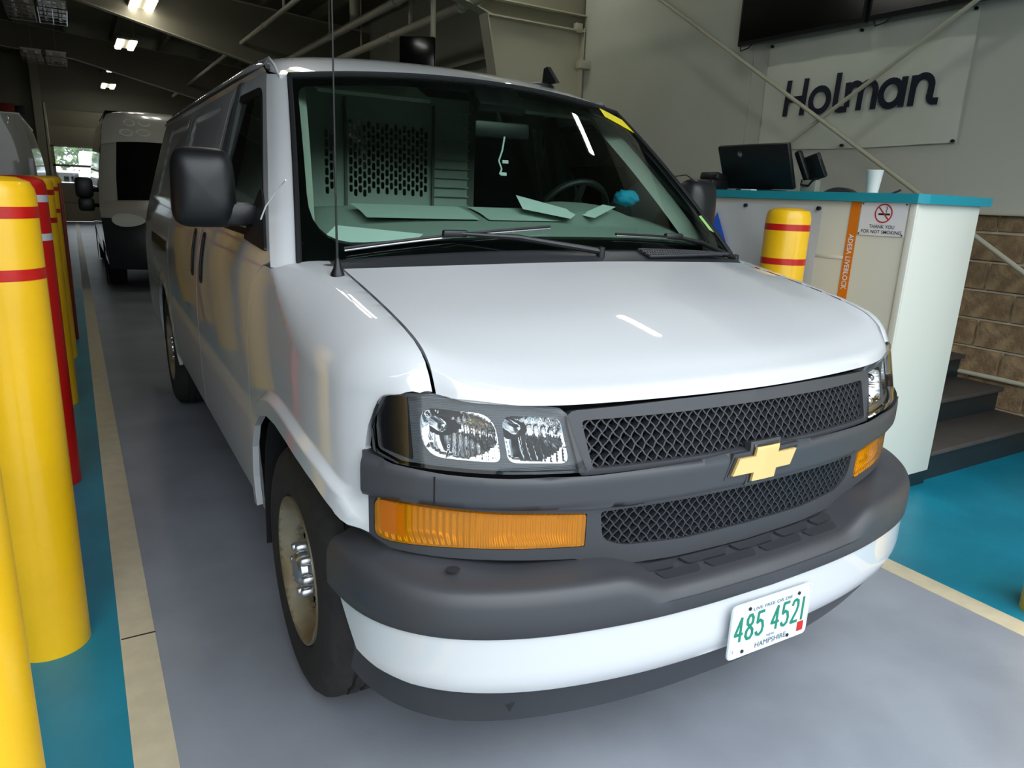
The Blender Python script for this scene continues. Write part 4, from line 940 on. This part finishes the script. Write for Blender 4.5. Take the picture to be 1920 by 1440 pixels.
cp_ = MB().lathe([(.0, .004), (.026, .004), (.027, 0), (.029, .002), (.0415, .116), (.0435, .119), (.0415, .122), (.0395, .118), (.027, .008), (0, .008)], 28, (2.25, 1.393, 1.589)).build('paper_cup', PAPERC)
tag(cp_, 'white paper cup on the teal counter above the orange strip', 'cup')
tag(MB().tube([(2.33, 1.335, 1.592), (2.36, 1.30, 1.615)], .006, 8).build('pen', BLACK), 'black pen end beside the paper cup', 'pen')
ch = empty('office_chair', (2.95, 2.05, .53), 0, 'black office chair mostly hidden behind the counter', 'chair')
a_ = np.linspace(0, math.pi, 15)
MB().prism([(-.17, .70), (.17, .70)]+[(.17*math.cos(t), .98+.13*math.sin(t)) for t in a_], (-.02, 0, 0), (0, -1, 0), (0, 0, 1), .05).build('chair_back', SEATM, ch)
MB().box((.2, 0, .60), (.44, .44, .08), bev=.03).build('seat', SEATM, ch); MB().tube([(.2, 0, .05), (.2, 0, .58)], .03, 10).build('chair_post', BLACK, ch)
MB().box((.1, 0, .62), (.25, .06, .02)).build('back_bar', BLACK, ch); MB().box((.01, 0, .74), (.02, .06, .25)).build('back_bar', BLACK, ch)
for k in range(5): MB().bar((.2, 0, .06), (.2+.26*math.cos(k*1.2566), .26*math.sin(k*1.2566), .03), .04, .04).build('chair_leg', BLACK, ch)
# ------------------------------------------------------------------ bollards
def bollard(x, y, lab, body=YELLOW, bands=True, white=False, grp=None):
    b = empty('bollard', (x, y, 0), 0, lab, 'bollard', grp)
    r = .112
    MB().lathe([(r, 0), (r, 1.44), (r*.97, 1.465), (r*.88, 1.485), (r*.6, 1.497), (0, 1.50)], 48).build('bollard_sleeve', body, b, 40)
    for z in (1.385, 1.212):
        MB().lathe([(r+.0012, z), (r+.0012, z+.032)], 48, close=False).build('reflective_band', WHITET if white else RED, b)
    return b
bollard(-1.657, -.05, 'nearest yellow bollard cut by the bottom left corner', grp='bollards left of the lane')
bollard(-1.640, 1.505, 'big yellow bollard with two red bands, second in the left row', grp='bollards left of the lane')
bollard(-1.650, 3.02, 'red bollard with two white bands in the left row', REDP, white=True, grp='bollards left of the lane')
bollard(-1.650, 4.55, 'yellow bollard right behind the red one in the left row', grp='bollards left of the lane')
bollard(-1.645, 6.05, 'fifth bollard of the left row, yellow with red bands', grp='bollards left of the lane')
bollard(-1.645, 7.6, 'sixth bollard of the left row, next to the dark van mirror', grp='bollards left of the lane')
bollard(-1.645, 9.15, 'farthest yellow bollard of the left row', grp='bollards left of the lane')
bollard(1.755, 1.51, 'yellow bollard with red bands in front of the white counter', grp='bollards right of the lane')
bollard(1.716, -.02, 'yellow bollard at the right edge of the teal floor', grp='bollards right of the lane')
bollard(1.78, 3.2, 'yellow bollard hidden behind the van beside the counter', grp='bollards right of the lane')
rp = tag(MB().box((-1.53, 6.85, .72), (.03, .03, 1.44), bev=.01).build('marker_post', mat('dark_red_post', '#7a1c12', rough=.5)), 'slim dark red post beside the far yellow bollards', 'post')
# ------------------------------------------------------------------ other vans
def high_van(name, loc, rz, lab, paint, cap_m, grille_m, front=True):
    e = empty(name, loc, rz, lab, 'van')
    prof = cr([(.02, .30), (-.06, .42), (-.08, .62), (-.05, .82), (.02, .98), (.14, 1.10), (.42, 1.22)], 6)
    wsP = cr([(.42, 1.22), (.80, 1.62), (1.16, 2.02)], 6); capP = cr([(1.16, 2.02), (1.36, 2.24), (1.62, 2.42), (2.1, 2.51), (2.8, 2.53)], 6)
    def hw(z): return np.interp(z, [.3, .6, 1.1, 1.5, 2.0, 2.35, 2.53], [.97, 1.0, 1.02, .985, .90, .84, .74])
    def lat(P, k0=.26, ul=1.0):
        u = np.linspace(-ul, ul, 31)
        return np.array([[(t*hw(p[1]), p[0]+k0*abs(t)**3.2, p[1]-.05*abs(t)**4*(p[1] > 1.1)) for t in u] for p in P])
    MB().grid(lat(prof)).build('front_fascia', grille_m, e); MB().grid(lat(prof[24:], .26)+[0, -.004, .004]).build('bonnet', PILLARM, e)
    MB().grid(lat(wsP, .25, .78)+[0, -.012, .008]).build('windshield', GBLACK, e); MB().grid(lat(wsP, .25)).build('windshield_pillar', PILLARM, e)
    MB().grid(lat(capP, .22)).build('roof_cap', cap_m, e)
    zs = np.array([.34, .5, .8, 1.1, 1.4, 1.7, 2.0, 2.25, 2.42, 2.50, 2.53])
    for s in (-1, 1):
        def yf(z): return np.interp(z, [.3, .62, 1.1, 1.22, 1.62, 2.02, 2.24, 2.42, 2.53], [.28, .18, .40, .66, 1.02, 1.38, 1.58, 1.84, 2.8])
        S = np.array([[(s*hw(z)*1.0, max(float(yf(z))-.02, yy_), z) for yy_ in np.linspace(.2, 5.9, 30)] for z in zs]); MB().grid(S).build('side_panel', paint, e)
        MB().grid(np.array([[(s*(hw(z)+.006), y0+(2.05-y0)*t, z) for t in np.linspace(0, 1, 6)] for z, y0 in ((1.30, 1.0), (1.5, 1.15), (1.75, 1.38), (1.95, 1.6))])).build('side_window', GBLACK, e)
        hlm = MB(); A = [(s*(.70+.20*math.cos(t)), 0, .965+.085*math.sin(t)*(1+.25*math.cos(t))) for t in np.linspace(0, 2*math.pi, 20)]
        u = np.array([a_[0] for a_ in A]); hlm.add([(p[0], -.10+.26*abs(p[0])**3.2+(p[2]-.82)*.42, p[2]) for p in A]+[(s*.70, -.02+.26*.70**3.2, .97)], [(i, (i+1) % 20, 20) for i in range(20)])
        hlm.build('headlamp', mat('far_lamp', '#e4e6da', rough=.2, metal=.2, coat=1.), e)
        m_ = MB().box((s*1.17, .93, 1.36), (.22, .14, .28), bev=.05); m_.build('mirror_upper', BLACK, e); MB().box((s*1.16, .93, 1.13), (.20, .14, .18), bev=.04).build('mirror_lower', BLACK, e)
        for z in (1.12, 1.33): MB().bar((s*1.1, .95, z), (s*.98, 1.05, z), .05, .05).build('mirror_arm', BLACK, e)
        for yw in (.95, 4.9):
            w = MB().lathe([(.20, -.01), (.33, -.02), (.35, .03), (.35, .20), (.2, .2)], 32, (s*.95-(0 if s < 0 else .2), yw, .35), 'x'); w.build('wheel', RUBBER, e)
            MB().lathe([(.0, 0), (.19, 0), (.2, .05)], 24, (s*.95-(.01 if s < 0 else -.01), yw, .35), 'x').build('rim', SILVER, e)
            MB().lathe([(.0, -.008 if s < 0 else .008), (.43, -.008 if s < 0 else .008)], 30, (s*.99, yw, .38), 'x', False).build('wheel_well', UNDER, e)
    MB().grid(np.array([[(x*.97, y, 2.53+.03*(1-x*x)) for x in np.linspace(-.77, .77, 9)] for y in (2.78, 5.9)])).build('roof_panel', cap_m, e)
    zq = np.linspace(.36, 2.53, 14); MB().prism([(-float(hw(z))+.01, z) for z in zq[::-1]]+[(float(hw(z))-.01, z) for z in zq], (0, 5.91, 0), (1, 0, 0), (0, 0, 1), .02).build('rear_door_panel', paint, e)
    return e
dv = high_van('high_roof_van', (-.12, 10.0, 0), 0, 'dark high-roof van parked behind the white van', DKREFL, SILVERP, PLAST2)
RING = mat('white_marker', '#d5d5cc', rough=.6)
for cx, cz, rx in ((-.50, 2.30, .075), (-.30, 2.31, .085), (-.56, 2.15, .085), (-.34, 2.16, .095)):
    mb = MB(); y_ = lambda x, z: float(np.interp(z, [2.02, 2.24, 2.42], [1.16, 1.36, 1.62]))+.22*abs(x/.86)**3.2-.012
    for rr_ in (1., .8): mb.tube([(cx+rx*rr_*math.cos(t), y_(cx+rx*rr_*math.cos(t), cz+.05*rr_*math.sin(t)), cz+.05*rr_*math.sin(t)) for t in np.linspace(0, 2*math.pi, 25)], .007, 5, False)
    mb.tube([(cx-.04, y_(cx-.04, cz), cz), (cx+.01, y_(cx, cz+.015), cz+.015), (cx+.05, y_(cx+.05, cz-.01), cz-.01)], .007, 5); mb.build('drawn_ring', RING, dv)
wv = empty('box_van', (-2.92, 14.0, 0), 0, 'pale van standing beyond the left bollards, seen from behind', 'van')
Q = np.array([[(x*(1.0 if z < 1.5 else 1-.16*((z-1.5)/.97)**1.6), .10*abs(x)**6, z) for x in np.linspace(-1, 1, 25)] for z in np.linspace(.4, 2.47, 20)]); MB().grid(Q).build('rear_doors', GREYW, wv)
for s in (-1, 1):
    Q = np.array([[(s*(1.0 if z < 1.5 else 1-.16*((z-1.5)/.97)**1.6), y, z) for y in (.10, 5.4)] for z in np.linspace(.4, 2.47, 20)]); MB().grid(Q).build('side_panel', GREYW, wv)
    MB().box((s*.93, -.005, 1.62), (.07, .03, .30), bev=.01).build('tail_lamp', SIGNW, wv)
    for y in (1.0, 4.5): MB().lathe([(0, -.12), (.2, -.12), (.34, -.1), (.35, .1), (.2, .12), (0, .12)], 28, (s*.85, y, .35), 'x').build('wheel', RUBBER, wv)
MB().box((0, 2.75, 2.475), (1.70, 5.3, .03)).build('roof_panel', GREYW, wv); MB().box((0, .05, .42), (1.9, .14, .14), bev=.03).build('rear_bumper', BLACK, wv)
MB().box((0, 0.02, 1.45), (.012, .02, 2.0)).build('door_seam', BLACK, wv); MB().box((0, 2.7, .42), (1.9, 5.3, .1)).build('underbody', UNDER, wv)
tag(MB().box((-2.98, YB-.06, 3.5), (.42, .08, .34), bev=.01).build('wall_sign', mat('red_sign', '#8e2c1c', rough=.5)), 'small dark red sign high on the back wall', 'sign')
tag(MB().box((-2.62, YB-.06, 3.5), (.24, .10, .26), bev=.03).build('wall_box', mat('navy_box', '#1a2436', rough=.5)), 'small navy box beside the red wall sign', 'box')
# ------------------------------------------------------------------ loose things in the cab
def sheet(name, pts, lab, m=PAPER): return tag(MB().add(pts, [(0, 1, 2, 3)]).build(name, m, None, None), lab, 'paper')
sheet('paper_sheet', [(.02, 1.33, 1.455), (.10, 1.52, 1.505), (.30, 1.36, 1.449), (.18, 1.24, 1.426)], 'folded white paper lying in the middle of the dashboard')
sheet('paper_sheet', [(.28, 1.32, 1.440), (.42, 1.36, 1.482), (.44, 1.30, 1.475), (.30, 1.25, 1.431)], 'small white paper scrap right of the folded paper on the dashboard')
sheet('paper_sheet', [(-.80, 1.16, 1.350), (-.72, 1.27, 1.388), (-.48, 1.12, 1.372), (-.58, 1.03, 1.335)], 'white paper at the left corner of the dashboard')
ln = empty('lanyard', (.0, 1.475, 1.72), 0, 'lanyard with white tags hanging from the interior mirror', 'lanyard')
MB().tube([(.012, 0, .0), (.004, 0, -.05), (-.01, 0, -.09), (.004, 0, -.12), (-.004, 0, -.14)], .0035, 6).build('lanyard_cord', PAPER, ln)
for x, z in ((.018, -.092), (.012, -.138)): MB().box((x, -.002, z), (.026, .004, .012)).build('lanyard_tag', SIGNW, ln)
g_ = np.random.default_rng(3); bm = bmesh.new(); bmesh.ops.create_icosphere(bm, subdivisions=3, radius=1)
for v in bm.verts:
    n = v.co.normalized(); v.co = Vector((n.x*.062, n.y*.035, n.z*.034))*(1+.18*math.sin(n.x*7+n.z*5)*math.cos(n.y*6))+Vector((.655, 1.50, 1.512))
me = bpy.data.meshes.new('face_mask'); bm.to_mesh(me); bm.free(); me.shade_smooth(); tag(link('face_mask', me, CYAN), 'crumpled blue cloth hanging by the steering wheel', 'cloth')
# ------------------------------------------------------------------ outside the far door
tk = empty('parked_truck', (-.1, 40.0, 0), 0, 'bright white box truck seen through the far door windows', 'truck')
MB().box((.3, 0, 1.6), (2.4, 5., 2.0), bev=.05).build('truck_box', TRUCKW, tk); MB().box((-1.5, 0, 1.15), (1.3, 2., 1.2), bev=.15).build('truck_cab', TRUCKW, tk); MB().box((-1.5, -1.01, 1.45), (1.0, .02, .4), bev=.008).build('truck_window', GBLACK, tk)
for x in (-1.5, .9): MB().lathe([(0, -.1), (.3, -.1), (.34, 0), (.3, .1), (0, .1)], 20, (x, -2.5 if x > 0 else -1.0, .34), 'y').build('wheel', RUBBER, tk)
for k, lb in enumerate(('leafy green tree outside the far door, left of the truck', 'leafy green tree outside the far door, straight behind the truck', 'leafy green tree outside the far door, right of the truck')):
    t_ = empty('tree', (-5.5+5.2*k, 50+3.*(k % 2), 0), 0, lb, 'tree', 'trees outside the far door')
    n = 900; g_ = np.random.default_rng(20+k); p = g_.normal(size=(n, 3)); p /= np.linalg.norm(p, axis=1)[:, None]; p *= (g_.random(n)**.4)[:, None]*[2.3, 1.5, 2.2]; p += [0, 0, 3.2]
    q = g_.normal(size=(n, 2, 3))*.22; V = np.stack([p, p+q[:, 0], p+q[:, 1]], 1).reshape(-1, 3)
    me = bpy.data.meshes.new('foliage'); me.from_pydata(V.tolist(), [], np.arange(3*n).reshape(-1, 3).tolist()); o = link('foliage', me, GREEN, t_); o['kind'] = 'stuff'
    MB().tube([(0, 0, 0), (0, 0, 3.4)], [.18, .12], 8).build('trunk', mat('bark', '#6a5a48', rough=.9), t_)
